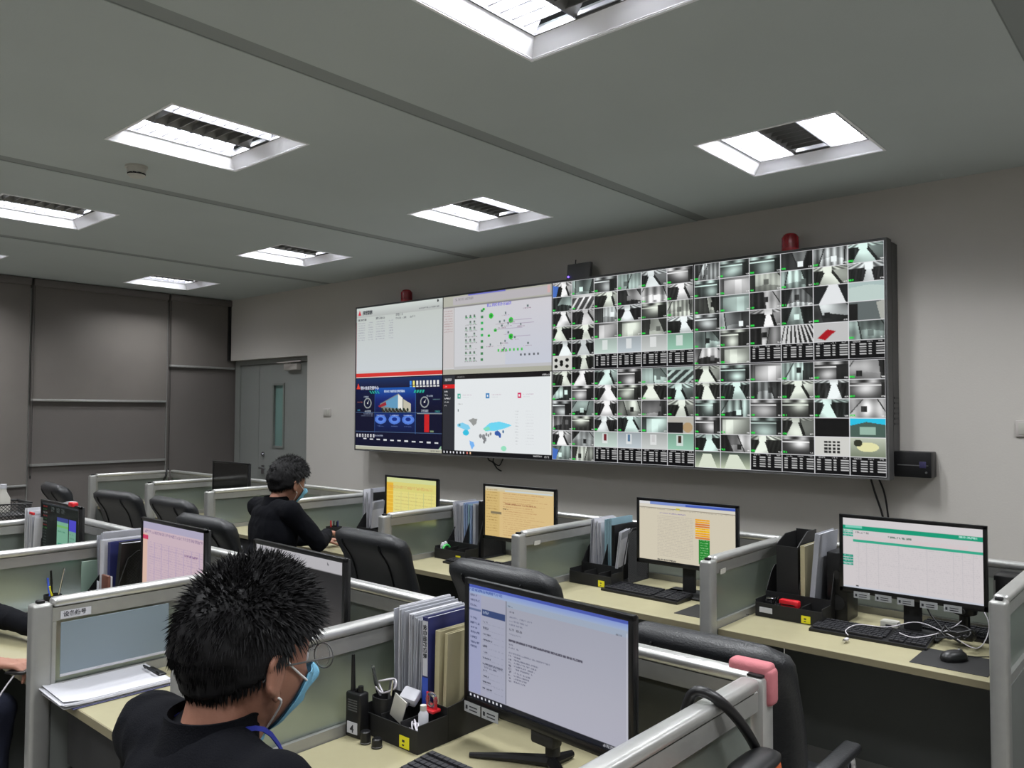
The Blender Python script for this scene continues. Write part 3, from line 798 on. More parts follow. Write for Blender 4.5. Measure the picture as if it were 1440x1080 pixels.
cable('cable', [(4.74, .16, 1.295), (4.77, .18, 1.2), (4.79, .185, 1.05), (4.80, .185, .9), (4.80, .185, .1)], .0055, M_bcable, 'second black cable down the wall, right of its twin')

# ------------------------------------------------------------------ cubicle partitions and desks
ZC, ZD = 1.056, .75
def partition(lb, p, length, rz, front=True, grp=None, pane=M_frost, low=M_low, cat='partition'):
    """runs along local +X from its post; p is the post foot"""
    t = thing('cubicle_partition', lb, cat, (p[0], p[1], 0), rz, grp)
    L = length
    if front:
        MB().rbox(-.03, -.028, .012, .032, .028, ZC-.012, .012, 3).build('post', M_alu2, t)
        MB().rbox(-.012, -.012, ZC-.014, .012, .012, ZC-.002, .004).build('post_cap', M_black, t)
    x0 = .032 if front else 0
    MB().rbox(x0, -.024, ZC-.03, L, .024, ZC, .012, 3).build('cap_rail', M_alu, t)
    MB().box(x0, -.018, ZC-.075, L, .018, ZC-.031).build('upper_rail', M_alu2, t)
    MB().box(x0+.012, -.004, ZD+.03, L-.01, .004, ZC-.076).build('glass_pane', pane, t)
    MB().box(x0, -.018, ZD-.002, L, .018, ZD+.03).build('lower_rail', M_alu2, t)
    MB().box(x0, -.018, ZD+.031, x0+.012, .018, ZC-.076).build('stile', M_alu2, t)
    MB().box(x0, -.020, .08, L, .020, ZD-.003).build('lower_panel', low, t)
    MB().box(x0, -.022, .0, L, .022, .079).build('skirting', M_alu2, t)
    return t
AX = [5.68, 4.61, 3.55, 2.49, 1.42, .40, -.62, -1.82]
AYF, AYB = -1.70, -.93
al = ['partition end at the right edge, right of the green-barred screen desk', 'partition between the desks of the green-barred and the orange-and-green screens', 'partition between the orange-and-green screen desk and the orange screen desk',
      'partition between the orange screen desk and the yellow screen desk', 'partition behind the masked man at the wall-side desks', 'partition left of the masked man, its post beside his back',
      'low partition left of the small switched-off monitor', 'farthest partition of the wall-side row, nearest the grey blinds']
for x, lb in zip(AX, al):
    partition(lb, (x, AYF), AYB-AYF-.03, PI/2, grp='partitions of the wall-side desk row')
bays = ['green-barred screen', 'orange-and-green screen', 'orange screen', 'yellow screen', None, None, None]
bl = ['back screen behind the green-barred monitor', 'back screen behind the monitor with the orange and green column', 'back screen behind the orange monitor', 'back screen behind the yellow monitor',
      'back screen seen just right of the seated masked man', 'back screen behind the small switched-off monitor', 'back screen of the farthest wall-side desk']
for k in range(7):
    partition(bl[k], (AX[k+1]+.02, AYB), AX[k]-AX[k+1]-.02, 0, False, 'back screens of the wall-side row')
partition('back screen running out of the picture behind the right edge', (AX[0]+.02, AYB), 1.0, 0, False, 'back screens of the wall-side row')

def desk(lb, x0, x1, yf, yb, grp, ped=None):
    t = thing('desk', lb, 'desk', ((x0+x1)/2, yf, 0), 0, grp)
    h = (x1-x0)/2-.022
    D = yb-yf-.022
    MB().rbox(-h, .003, ZD-.026, h, D, ZD, .002, 1).build('desktop', M_desk, t)
    MB().box(-h, 0, ZD-.026, h, .003, ZD-.0005).build('edge_band', M_desk_e, t)
    for s_ in (-1, 1):
        b = MB().prism([(.08, ZD-.027), (D-.05, ZD-.027), (D-.05, ZD-.2)], s_*(h-.004), s_*(h-.010), 'x')
        b.build('bracket', M_alu2, t)
    MB().box(-h+.02, D-.12, ZD-.11, h-.02, D-.11, ZD-.03).build('cable_tray', M_darkpan, t)
    if ped:
        p = MB().box(ped-.2, .04, .02, ped+.2, .55, ZD-.03).build('pedestal', M_blackm, t)
        for k, (a, b) in enumerate(((.03, .33), (.34, .53), (.54, .71))):
            MB().rbox(ped-.195, .022, a, ped+.195, .04, b, .003).build('drawer_front', M_blackm, p)
        if x0 < 1: MB().box(ped-.05, .018, .60, ped+.07, .023, .66).build('name_label', M_paper2, p)
    return t
dl = ['desk with the green-barred screen, nearest the right edge', 'desk with the orange-and-green column screen', 'desk with the orange screen', 'desk with the yellow screen, where the masked man works',
      'empty-looking desk left of the masked man', 'desk with the small switched-off monitor', 'farthest desk of the wall-side row, black drawers beneath']
for k in range(7):
    desk(dl[k], AX[k+1], AX[k], -1.655, AYB, 'desks of the wall-side row', {6: .2, 5: .25, 4: -.2}.get(k))

BX = [5.41, 4.34, 3.36, 2.27, 1.20]
BYF, BYB = -3.855, -2.985
lb_ = ['nearest partition, a black strap hung over it and a pink corner pad', 'partition behind the upright files and the near mail-page screen', 'partition with a document sleeve and name sticker, by the clipboard',
       'partition at the left edge, beside the black-sleeved arm', 'partition far left, behind the black bordered screen']
for x, lb in zip(BX, lb_):
    partition(lb, (x, BYF), BYB-BYF-(.03 if x < 5.4 else .045), PI/2, grp='partitions of the near desk row')
    if x > 5.4:
        pass
cl_ = ['back screen of the near desk, ending at the pink pad', 'back screen of the clipboard desk', 'back screen behind the pink-table monitor', 'back screen behind the dark-page monitor']
for k in range(4):
    partition(cl_[k], (BX[k+1]+.02, BYB), BX[k]-BX[k+1]-(.02 if k else .02), 0, False, 'back screens of the near row', M_frost if k else M_panedark)
t = thing('corner_post', 'aluminium post under the pink corner pad', 'post', (5.41, BYB, 0))
MB().rbox(-.024, -.03, .01, .024, .03, ZC-.006, .008).build('upright', M_alu, t)
MB().rbox(-.02, -.026, ZC-.006, .02, .026, ZC, .003).build('end_cap', M_black, t)
MB().cyl((0, 0, 0), (0, 0, .012), .03, n=16).build('foot', M_black, t)
t = thing('corner_pad', 'pink foam corner pad on the partition corner', 'corner guard', (5.41, BYB, ZC))
MB().rbox(-.075, -.012, -.028, .03, .034, .022, .012, 3).build('long_side', M_pink, t)
MB().rbox(-.012, -.012, -.075, .036, .034, .012, .012, 3).build('drop_side', M_pink, t)
dl = ['near desk holding the mail-page screen', 'desk with the clipboard, in front of the white-topped screen', 'desk with the pink-table monitor and mixed files', 'desk with the dark-page monitor, far left']
for k in range(4):
    desk(dl[k], BX[k+1], BX[k], -3.82, BYB, 'desks of the near row', {1: -.2}.get(k))

# things fixed to partitions
t = thing('document_sleeve', 'pale blue document sleeve stuck on the partition by the clipboard', 'document sleeve', (3.36+.0225, -3.80, .80))
MB().rbox(0, 0, 0, .003, .36, .175, .001, 1).build('sleeve', M_sheet, t)
MB().box(.003, .0, 0, .005, .36, .008).build('sleeve_hem', M_white, t)
t = thing('name_sticker', 'small white name sticker above the document sleeve', 'sticker', (3.36+.0195, -3.80, .985))
MB().box(0, 0, 0, .0012, .095, .026).build('sticker', M_white, t)
put_text('sticker_lettering', '设备编号', .018, (.0014, .008, .008), M_ink, t, rot=(PI/2, 0, PI/2))
t = thing('document_sleeve', 'greenish document sleeve on the left edge partition', 'document sleeve', (2.27+.0225, -3.33, .79))
MB().rbox(0, 0, 0, .003, .20, .18, .001, 1).build('sleeve', mat('green_tinted_sleeve', (160, 186, 172), .3, trans=.2), t)
for (x, y, z, n_) in ((3.5745, -1.60, .975, 0), (4.6345, -1.63, .975, 1)):
    t = thing('name_sticker', ['small pale sticker on the partition by the orange-and-green screen', 'tiny pale sticker on the partition by the green-barred screen'][n_], 'sticker', (x-.003, y, z))
    MB().rbox(0, 0, 0, .0015, .05, .022, .0006, 1).build('sticker', M_plast, t)

# ------------------------------------------------------------------ office chairs
def make_chair():
    t = thing('office_chair', 'x', 'chair', (0, 0, 0))
    # backrest: padded leather slab with a rolled top
    R = []; n = 22
    for i in range(n+1):
        u = i/n; z = .44+.65*u
        wd = .235+.03*math.sin(min(1, u*1.6)*PI/2)
        if u > .86: wd *= math.sqrt(max(.0, 1-((u-.86)/.142)**4))*.32+.68
        th = .036+.012*math.sin(u*PI)+(.030*math.exp(-((u-.9)/.09)**2))
        if u > .95: th *= math.sqrt(max(0.02, 1-((u-.95)/.052)**2))
        if u < .05: th *= .5+10*u; wd *= .85+3*u
        cy = -.20-.13*u+.05*math.sin(u*PI)
        R.append((0, cy, z, wd, th))
    bb = MB().loft(R, 40, 3.4).build('backrest', M_leather, t, 60)
    for x in (-.15, .15):
        MB().tube([(x, -.20-.13*u+.05*math.sin(u*PI)-(.036+.012*math.sin(u*PI)+.030*math.exp(-((u-.9)/.09)**2))-.0005, .44+.65*u) for u in [.06+.036*k for k in range(25)]], .0035, 6).build('seam', M_black, bb)
    sR = []
    for a, b in ((.40, .20), (.408, .245), (.43, .262), (.47, .262), (.495, .245), (.505, .18)): sR.append((0, .05, a, b, b))
    MB().loft(sR, 32, 4).build('seat', M_leather, t, 60)
    MB().rbox(-.03, -.22, .36, .03, .02, .385, .006).tube([(0, -.19, .375), (0, -.26, .40), (0, -.30, .5), (0, -.29, .62)], .02, 8).build('back_bracket', M_blackm, t)
    for s_ in (-1, 1):
        x = s_*.285
        a = MB().tube(wig([(s_*.20, .02, .395), (x, .02, .41), (x+s_*.01, .06, .50), (x, .10, .63), (x, .02, .652), (x, -.12, .655), (x, -.19, .60), (x, -.20, .52), (s_*.24, -.20, .45)]), .0135, 10).build('armrest', M_chrome, t, 80)
        MB().rbox(x-.028, -.15, .655, x+.028, .12, .685, .012, 3).build('arm_pad', M_leather, a, 60)
    MB().cyl((0, 0, .10), (0, 0, .30), .03, n=16).cyl((0, 0, .30), (0, 0, .40), .018, n=12).rbox(-.09, -.09, .385, .09, .09, .402, .004).build('gas_lift', M_blackm, t)
    for k in range(5):
        Mx = Matrix.Rotation(2*PI*k/5+.3, 4, 'Z')
        lg = MB().tube([(0, .02, .115), (0, .16, .10), (0, .30, .075)], [.03, .022, .016], 8, M=Mx).build('base_leg', M_blackm, t)
        cs = MB().cyl((0, .30, .08), (0, .30, .05), .008, n=8, M=Mx)
        for q in (-.014, .014): cs.cyl((q-.008, .30, .028), (q+.008, .30, .028), .028, n=14, M=Mx)
        cs.build('caster', M_black, lg)
    return t
chair = make_chair()
# x, y of the seat centre, rotation, label
chairs = [(5.075, -2.30, .0, 'black leather chair just behind the pink corner pad, chrome armrest in view'),
          (4.18, -2.22, .0, 'black leather chair whose rounded top shows above the near mail-page screen'),
          (3.16, -2.02, -.06, 'big black leather chair right of the masked man at the wall-side desks'),
          (2.02, -2.28, .02, 'black leather chair the wall-side masked man sits in'),
          (1.02, -1.98, .0, 'low-looking black chair left of the wall-side masked man'),
          (.26, -2.04, .12, 'tall-looking black chair third from the far left'),
          (-.62, -2.12, -.1, 'black chair second from the far left, before the blinds'),
          (5.04, -4.16, .0, 'black leather chair under the man in the foreground'),
          (2.72, -4.22, .0, 'black chair under the person cut off by the left edge'),
          (5.98, -1.02, .2, 'black chair in the dark at the lower right corner')]
for k, (x, y, r, lb) in enumerate(chairs):
    if k == 9: continue
    if k == 0: chair.location = (x, y, 0); chair.scale.z = .93; chair.rotation_euler.z = r; tag(chair, lb, None, 'black leather office chairs')
    else: dup(chair, (x, y, 0), r, lb, 'black leather office chairs').scale.z = 1.0

# ------------------------------------------------------------------ monitors and their pages
def monitor(lb, x, y, ztop, rz, pic, gain=1.0, stand='slab', tagsn=0, w_=.57, h_=.338):
    t = thing('monitor', lb, 'monitor', (x, y, ZD), rz, 'desk monitors')
    zt = ztop-ZD; zb = zt-h_; b = .0155; bb = .023
    fr_ = MB()
    fr_.rbox(-w_/2, -.004, zb, w_/2, .012, zb+bb, .002); fr_.rbox(-w_/2, -.004, zt-b, w_/2, .012, zt, .002)
    fr_.rbox(-w_/2, -.004, zb+.002, -w_/2+b, .012, zt-.002, .002); fr_.rbox(w_/2-b, -.004, zb+.002, w_/2, .012, zt-.002, .002)
    fr_.build('bezel', M_bezel, t)
    MB().rbox(-w_/2+.004, .008, zb+.004, w_/2-.004, .026, zt-.004, .006).rbox(-.14, .02, zb+.04, .14, .045, zb+.22, .015).build('back_shell', M_blackm, t)
    if pic is not None:
        sc = screen('screen', pic, w_-2*b, h_-b-bb, t, gain=gain); sc.location = (-w_/2+b, .001, zb+bb)
    else:
        MB().box(-w_/2+b, 0, zb+bb, w_/2-b, .003, zt-b).build('screen', mat('switched_off_glass', (14, 14, 15), .15), t)
    if stand == 'slab':
        MB().rbox(-.035, .03, .012, .035, .048, zb+.12, .004).build('stand_neck', M_blackm, t)
        MB().rbox(-.12, -.07, 0, .12, .11, .012, .005).build('stand_foot', M_blackm, t)
    else:
        MB().tube([(0, .045, .03), (0, .045, zb+.12)], .02, 12).rbox(-.04, .0, zb-.035, .04, .04, zb+.01, .008).build('stand_neck', M_blackm, t)
        f = MB()
        for s_ in (-1, 1):
            f.tube([(0, .04, .016), (s_*.09, -.01, .012), (s_*.190, -.075, .007)], [.017, .012, .007], 8)
        f.tube([(0, .04, .016), (0, .12, .010)], [.017, .010], 8)
        f.build('stand_foot', M_black, t)
    for k in range(tagsn):
        xx = -w_/2+.004+.072*k if stand == 'v' else -w_/2+.06+.088*k
        lab = MB().box(xx, -.0055, zb-.019 if stand != 'v' else zb-.020, xx+.066, -.0045, zb+.009).build('sticker', M_stk, t)
        q = MB()
        for j in range(2): q.box(xx+.022, -.0062, zb-.013+.009*j, xx+.054, -.0056, zb-.010+.009*j)
        q.box(xx+.006, -.0062, zb-.012, xx+.014, -.0056, zb-.001)
        q.build('sticker_print', M_ink, lab)
    return t
# page pictures
def page_green():
    P = Pic(200, 112, (204, 198, 200)); P.rect(0, 0, 1, .10, (206, 202, 204)); P.grad(0, .105, 1, .17, (22, 150, 116), (22, 150, 116))
    P.rect(.02, .11, .15, .145, (120, 200, 180)); P.text(.84, .115, .12, .03, (190, 226, 216), .8)
    for k in range(3): P.rect(0, .175+.034*k, .08, .2+.034*k, (50, 160, 136)); P.text(.01, .18+.034*k, .06, .012, (190, 224, 214))
    for k in range(4): P.rect(0, .53+.04*k, .08, .56+.04*k, (40, 146, 124)); P.text(.01, .536+.04*k, .06, .012, (190, 224, 214))
    P.rect(.08, .30, 1, .335, (52, 164, 134)); P.text(.1, .19, .1, .02, (110, 110, 112)); P.text(.34, .215, .18, .022, (84, 116, 100), .8)
    for k in range(5): P.text(.1, .245+.02*k*.5, .8, .008, (224, 176, 180), .25)
    for k in range(22): P.text(.1, .36+.026*k, .88, .010, (176, 172, 176), .35, .4)
    for x in (.12, .18, .27, .42, .62, .8, .86, .93): P.rect(x, .34, x+.006, .96, (188, 184, 188), .6)
    P.rect(0, .97, 1, 1, (192, 196, 206)); P.rect(.1, .955, .12, .975, (60, 60, 60)); return P
def page_columns():
    P = Pic(200, 112, (206, 198, 178)); P.rect(0, 0, 1, .055, (120, 140, 200)); P.rect(0, 0, .12, .05, (214, 214, 216)); P.rect(.5, .02, 1, .055, (64, 90, 180))
    P.rect(0, .06, 1, .10, (212, 208, 196)); P.rect(0, .105, 1, .115, (110, 104, 96)); P.rect(.40, .085, .44, .115, (196, 190, 40)); P.text(.02, .125, .95, .012, (120, 116, 110), .4); P.text(.22, .175, .28, .02, (130, 116, 170), .7)
    for k in range(26): P.text(.2, .235+.0265*k, .38, .008, (170, 160, 150), .55, .9)
    for k in range(9): P.rect(.60, .235+.036*k, .745, .262+.036*k, [(236, 170, 28), (214, 128, 48), (240, 190, 30)][(k//2) % 3]); P.text(.60, .24+.036*k, .14, .01, (196, 96, 40), .5)
    P.rect(.635, .56, .745, .965, (36, 132, 48))
    for k in range(10): P.text(.65, .57+.04*k, .08, .012, (170, 214, 160), .7)
    P.text(.2, .965, .2, .025, (50, 50, 50)); return P
def page_orange():
    P = Pic(180, 104, (214, 186, 132)); P.grad(0, 0, 1, .1, (196, 196, 186), (208, 190, 146)); P.rect(.3, .06, .98, .09, (196, 206, 208)); P.rect(0, .1, .22, 1, (206, 178, 116))
    for k in range(16): P.text(.02, .06+.055*k, .17, .014, (150, 116, 66), .6)
    P.rect(.09, .50, .25, .55, (128, 116, 90)); 
    for k in range(20):
        P.text(.27, .12+.043*k, .4+.25*P.r.random(), .012, (176, 128, 86), .5, .8)
    P.text(.30, .32, .45, .018, (130, 70, 50)); P.text(.27, .42, .08, .025, (60, 50, 50), .9); return P
def page_yellow():
    P = Pic(150, 90, (214, 206, 122)); P.rect(0, 0, 1, .1, (206, 212, 150)); P.rect(0, .12, .14, .95, (226, 178, 60)); P.rect(.14, .30, 1, .97, (222, 212, 130)); P.text(.02, .18, .9, .06, (206, 140, 90), .5, .5)
    for k in range(8): P.text(.16, .34+.075*k, .8, .02, (196, 178, 110), .7); P.rect(0, .3+.09*k, .14, .31+.09*k, (236, 206, 90))
    for x in (.3, .45, .6, .75, .9): P.rect(x, .3, x+.008, .97, (196, 196, 130))
    P.rect(.0, .97, 1, 1, (90, 150, 60)); return P
def page_mail():
    P = Pic(280, 160, (160, 160, 176)); P.grad(.27, .08, 1, .96, (156, 158, 172), (170, 170, 184)); P.rect(0, 0, 1, .03, (70, 86, 168)); P.grad(0, .03, 1, .08, (130, 150, 206), (150, 166, 196)); P.rect(.27, .08, 1, .13, (150, 168, 190), .6)
    P.text(0, .035, .24, .03, (60, 84, 150), .7); P.rect(0, .08, .09, .95, (152, 156, 186)); P.rect(.09, .08, .265, .95, (158, 160, 178)); P.rect(.265, .08, .27, .95, (120, 122, 134))
    for k in range(11): P.text(.01, .09+.042*k+(.03 if k > 3 else 0), .05+.02*(k % 2), .018, (66, 72, 100), .7)
    P.rect(0, .215, .09, .23, (96, 108, 142)); P.rect(.095, .20, .262, .255, (54, 70, 112)); P.text(.105, .215, .04, .02, (170, 180, 200))
    for k in range(12):
        y = .30+.052*k; P.text(.105, y, .03+.012*((k*5) % 4), .014, (50, 52, 66), .8); P.text(.105, y+.02, .12, .008, (132, 134, 150), .5)
        P.text(.235, y+.02, .015, .008, (132, 134, 150), .5)
    P.text(.115, .665, .13, .016, (84, 86, 104), .8); P.text(.115, .695, .09, .014, (84, 86, 104), .8)
    P.text(.28, .11, .03, .012, (60, 60, 70)); P.text(.29, .155, .04, .014, (60, 60, 70))
    for k in range(3): P.text(.29, .20+.03*k, .15-.03*k, .012, (110, 112, 130), .7)
    P.text(.29, .30, .03, .02, (96, 98, 110)); P.text(.335, .30, .04, .02, (80, 80, 90)); P.text(.29, .345, .08, .01, (120, 122, 136))
    P.text(.285, .395, .46, .015, (72, 70, 84), .9, .9); P.text(.285, .43, .03, .012, (100, 100, 116)); P.text(.285, .455, .07, .012, (100, 100, 116)); P.text(.285, .50, .27, .012, (110, 112, 128), .7)
    P.text(.285, .525, .08, .012, (80, 80, 96)); 
    for k in range(8): P.text(.285, .555+.026*k, .02, .016, (84, 84, 100), .8); P.text(.32, .55+.026*k, .16-.012*k, .012, (96, 98, 116), .8)
    P.text(.93, .12, .03, .012, (90, 90, 100)); P.rect(.985, .1, .99, .95, (196, 198, 206))
    P.rect(0, .955, 1, 1, (26, 28, 36))
    for k in range(9): P.rect(.012+.027*k, .97, .022+.027*k, .987, (214, 216, 224))
    P.text(.86, .965, .08, .02, (190, 190, 196)); return P
def page_grey():
    P = Pic(120, 70, (62, 60, 60)); P.rect(0, 0, 1, .15, (176, 174, 178)); P.grad(0, .15, 1, 1, (40, 39, 40), (78, 74, 72)); P.text(.03, .03, .5, .04, (150, 150, 156)); P.ell(.84, .06, .008, .014, (90, 90, 94)); return P
def page_pink():
    P = Pic(150, 96, (198, 176, 186)); P.rect(0, 0, 1, .1, (170, 164, 188)); P.rect(0, .18, .08, 1, (214, 180, 164)); P.rect(0, .20, .09, .26, (196, 60, 96))
    P.text(.02, .12, .95, .05, (130, 110, 140), .6, .6)
    for k in range(20): P.text(.12, .28+.034*k, .85, .012, (160, 140, 172), .45)
    for x in (.1, .2, .32, .44, .56, .68, .8, .92): P.rect(x, .28, x+.01, .98, (178, 158, 184), .8)
    P.text(.7, .34, .2, .03, (120, 90, 130)); return P
def page_dark():
    P = Pic(140, 84, (24, 28, 26)); P.rect(0, 0, 1, .03, (52, 56, 60)); P.rect(.42, .25, .72, 1, (116, 166, 142)); P.rect(.42, .22, .72, .28, (56, 66, 130)); P.rect(.74, .25, .92, 1, (112, 158, 140)); P.rect(.74, .22, .92, .40, (74, 70, 190))
    P.rect(.46, .66, .6, .74, (50, 130, 110)); P.text(.44, .44, .2, .03, (60, 116, 96)); P.rect(.42, .34, .72, .38, (110, 170, 96))
    for k in range(8): P.text(.02, .06+.055*k, .12, .02, [(150, 40, 40), (60, 130, 60), (120, 120, 120)][k % 3])
    for k in range(3): P.text(.25+.14*k, .06, .1, .08, (90, 96, 96), .7, .5)
    for k in range(8): P.text(.76, .45+.06*k, .12, .02, (90, 130, 112), .7)
    for k in range(9): P.text(.02, .5+.05*k, .1, .014, (90, 104, 98), .6)
    return P
monitor('monitor with a white page and green bars, nearest the right edge', 5.27, -1.20, 1.226, 0, page_green(), tagsn=5)
monitor('monitor showing a list with an orange and green column', 4.227, -1.20, 1.222, 0, page_columns())
monitor('monitor with an orange-tinted page, second from the video wall side', 3.117, -1.20, 1.225, 0, page_orange())
monitor('monitor with a yellow page right of the masked man', 2.16, -1.20, 1.227, 0, page_yellow(), w_=.53)
monitor('small black switched-off monitor in front of the steel door', -.18, -1.20, 1.222, 0, None, w_=.60)
monitor('large near monitor with a greyish mail page and V-shaped stand', 4.92, -3.20, 1.20, -.075, page_mail(), stand='v', tagsn=2, w_=.592, h_=.352)
monitor('monitor with a white top strip above a dark page, half hidden by hair', 3.86, -3.225, 1.20, -.03, page_grey())
monitor('monitor with a pinkish table behind the clipboard desk partition', 2.955, -3.225, 1.20, 0, page_pink())
monitor('far left monitor with a dark page and green windows', 1.65, -3.20, 1.18, 0, page_dark(), w_=.54)

# ------------------------------------------------------------------ keyboards, mice
def make_keyboard():
    t = thing('keyboard', 'x', 'keyboard', (0, 0, ZD))
    MB().prism([(-.075, 0), (.075, 0), (.075, .022), (.06, .024), (-.075, .011)], -.225, .225, 'x').build('case', M_black, t)
    k = MB()
    for r in range(6):
        y = -.058+.0215*r+(.004 if r == 5 else 0); z = .0135+(y+.075)*.0815
        xx = -.215
        while xx < .205:
            w_ = .0165
            if r == 0 and -.12 < xx < -.02: w_ = .105
            if .075 < xx+w_ and xx < .083: xx = .085; 
            if .140 < xx+w_ and xx < .147: xx = .148
            k.box(xx, y, z, min(xx+w_, .218), y+.017, z+.006)
            xx += w_+.0025
    o = k.build('keys', M_key, t, 0); o['kind'] = 'stuff'
    return t
kb = make_keyboard()
ks = [(5.155, -1.345, .03, 'black keyboard below the green-barred screen, white cable lying over it'), (4.07, -1.32, -.03, 'black keyboard below the orange-and-green column screen'), (2.93, -1.35, -.02, 'black keyboard below the orange screen'),
      (4.885, -3.42, -.02, 'black keyboard at the bottom edge in front of the near monitor'), (2.0, -1.42, 0, 'black keyboard below the yellow screen'), (5.50, -1.06, 0, 'dark keyboard pushed behind the adapters by the right edge')]
for i, (x, y, r, lb) in enumerate(ks):
    if i == 0: kb.location = (x, y, ZD); kb.rotation_euler.z = r; tag(kb, lb, None, 'black keyboards')
    else: dup(kb, (x, y, ZD), r, lb, 'black keyboards')
def mouse(x, y, rz, lb, z=ZD+.003):
    t = thing('computer_mouse', lb, 'mouse', (x, y, z), rz, 'black mice')
    R = []
    for a, b, c in ((0, .030, .054), (.010, .032, .057), (.022, .029, .052), (.031, .022, .040), (.036, .010, .020)): R.append((0, 0, a, b, c))
    MB().loft(R, 24, 2.3).build('body', M_black, t, 60)
    MB().cyl((-.004, .03, .028), (.004, .03, .028), .011, n=12).build('scroll_wheel', M_case, t)
    MB().tube(wig([(0, .055, .008), (.01, .10, .004), (.03, .16, .004)]), .002, 6).build('lead', M_black, t)
def pad(x0, y0, x1, y1, lb, rz=0):
    t = thing('mouse_pad', lb, 'mouse pad', ((x0+x1)/2, (y0+y1)/2, ZD), rz, 'black mouse pads')
    a, b = (x1-x0)/2, (y1-y0)/2
    MB().rbox(-a, -b, 0, a, b, .0028, .0012, 1).build('pad', M_blackm, t)
pad(5.37, -1.60, 5.625, -1.365, 'black mouse pad at the right edge on the green-barred screen desk')
mouse(5.49, -1.47, -.5, 'black mouse on the pad at the right edge')
pad(4.36, -1.55, 4.575, -1.33, 'black mouse pad on the orange-and-green screen desk')
mouse(4.48, -1.40, -1.2, 'black mouse beside the post of the orange-and-green screen desk')

# ------------------------------------------------------------------ files, organisers and small stuff
def folder(x, y, z, th, dp, h, cov, pg=None, tilt=0, yaw=0, name='document_folder', lb='', cat='folder', grp=None, spine=None):
    """upright folder: thin in x, spine towards -Y"""
    t = thing(name, lb, cat, (x, y, z), 0, grp)
    t.rotation_euler = (0, tilt, yaw)
    c = MB()
    c.box(-th/2, 0, 0, -th/2+.0015, dp, h); c.box(th/2-.0015, 0, 0, th/2, dp, h)
    c.box(-th/2+.0015, 0, 0, th/2-.0015, .0015, h)
    c.build('cover', cov, t)
    n = max(2, int(th/.006)); rr = random.Random(int(x*1000+y*77))
    p = MB()
    for k in range(n):
        a = -th/2+.002+(th-.004)*k/n; b = a+(th-.004)/n*.8
        p.box(a, .003+rr.random()*.006, .002, b, dp-.004-rr.random()*.01, h+(.004-rr.random()*.012 if pg is not None else -.006))
    p.build('pages', pg or M_white, t)
    if spine:
        MB().box(-th/2+.003, -.001, h*.62-.06, th/2-.003, .0, h*.62+.09).build('spine_label', spine, t)
    return t
def papers(x, y, z, th, dp, h, tilt=0, yaw=0, lb='', m=None, grp=None, n=6):
    """loose sheets standing together, slightly fanned"""
    t = thing('paper_bundle', lb, 'papers', (x, y, z), 0, grp)
    t.rotation_euler = (0, tilt, yaw)
    rr = random.Random(int(x*999-y*55))
    for k in range(n):
        q = MB(); a = -th/2+th*k/n
        lean = (rr.random()-.5)*.02; dh = rr.random()*.012; dy = rr.random()*.014
        g = 6; vs = []; fs = []
        for i in range(g+1):
            u = i/g; xx = a+lean*u*u
            vs += [(xx, dy, u*(h-dh)), (xx+th/n*.75, dy, u*(h-dh)), (xx+th/n*.75, dp-dy*.5, u*(h-dh)), (xx, dp-dy*.5, u*(h-dh))]
        for i in range(g):
            for e in range(4): fs.append((4*i+e, 4*i+(e+1) % 4, 4*i+4+(e+1) % 4, 4*i+4+e))
        fs += [(3, 2, 1, 0), (4*g, 4*g+1, 4*g+2, 4*g+3)]
        q.add(vs, fs).build('sheet', (m or (M_white if k % 3 else M_paper2)), t, 40)
    return t
def lattice(w_, h, s_=.014, r=.0011, M=None):
    """expanded-metal mesh in the local YZ plane"""
    q = MB(); k = -h
    while k < w_:
        for sg in (0, 1):
            a0 = max(k, 0); a1 = min(k+h, w_)
            if a1-a0 < .004: continue
            z0, z1 = a0-k, a1-k
            if sg: z0, z1 = h-z0, h-z1
            q.tube([(0, a0, z0), (0, a1, z1)], r, 3, False, M)
        k += s_
    return q
def organiser(lb, x, y, w_=.27, d=.36, label=True, mesh=True, last=.29):
    """black desk organiser; origin front left corner, pen trays in front, file slots behind"""
    t = thing('desk_organiser', lb, 'desk organiser', (x, y, ZD), 0, 'black desk organisers')
    th = .003; f = .11
    b = MB()
    b.box(0, 0, 0, w_, d, .004); b.box(0, 0, .004, w_, th, .062); b.box(0, f, .004, w_, f+th, .095)
    for xx in (0, w_-th): b.box(xx, th, .004, xx+th, f, .075)
    b.box(w_*.36, th, .004, w_*.36+th, f, .07); b.box(w_*.7, th, .004, w_*.7+th, f, .07)
    b.box(0, d-th, .004, w_, d, .18)
    b.build('tray_base', M_blackm, t)
    for k, xx in enumerate((0, w_*.5, w_-th)):
        hh = (.20, .24, last)[k]
        P = [(f+.004, .004), (d-.004, .004), (d-.004, hh), (f+.10, hh), (f+.06, hh-.03), (f+.004, .095)]
        if mesh and k == 2:
            q = MB()
            for i in range(len(P)):
                a, b_ = P[i-1], P[i]; q.tube([(xx, a[0], a[1]), (xx, b_[0], b_[1])], .003, 6)
            q.build('side_rim', M_blackm, t)
            q = lattice(d-f-.06, hh-.02, .013, .0012, Matrix.Translation((xx, f+.055, .008)))
            o = q.build('side_mesh', M_blackm, t, 0); o['kind'] = 'stuff'
        else:
            MB().prism(P, xx, xx+th, 'x').build('divider_plate', M_blackm, t)
    if label:
        MB().box(.0+w_*.70, -.0012, .004, w_*.70+.040, 0, .036).build('yellow_tag', M_yel, t)
        MB().box(w_*.70+.012, -.0018, .010, w_*.70+.02, -.0012, .014).box(w_*.70+.012, -.0018, .02, w_*.70+.022, -.0012, .026).build('tag_print', M_ink, t)
    return t
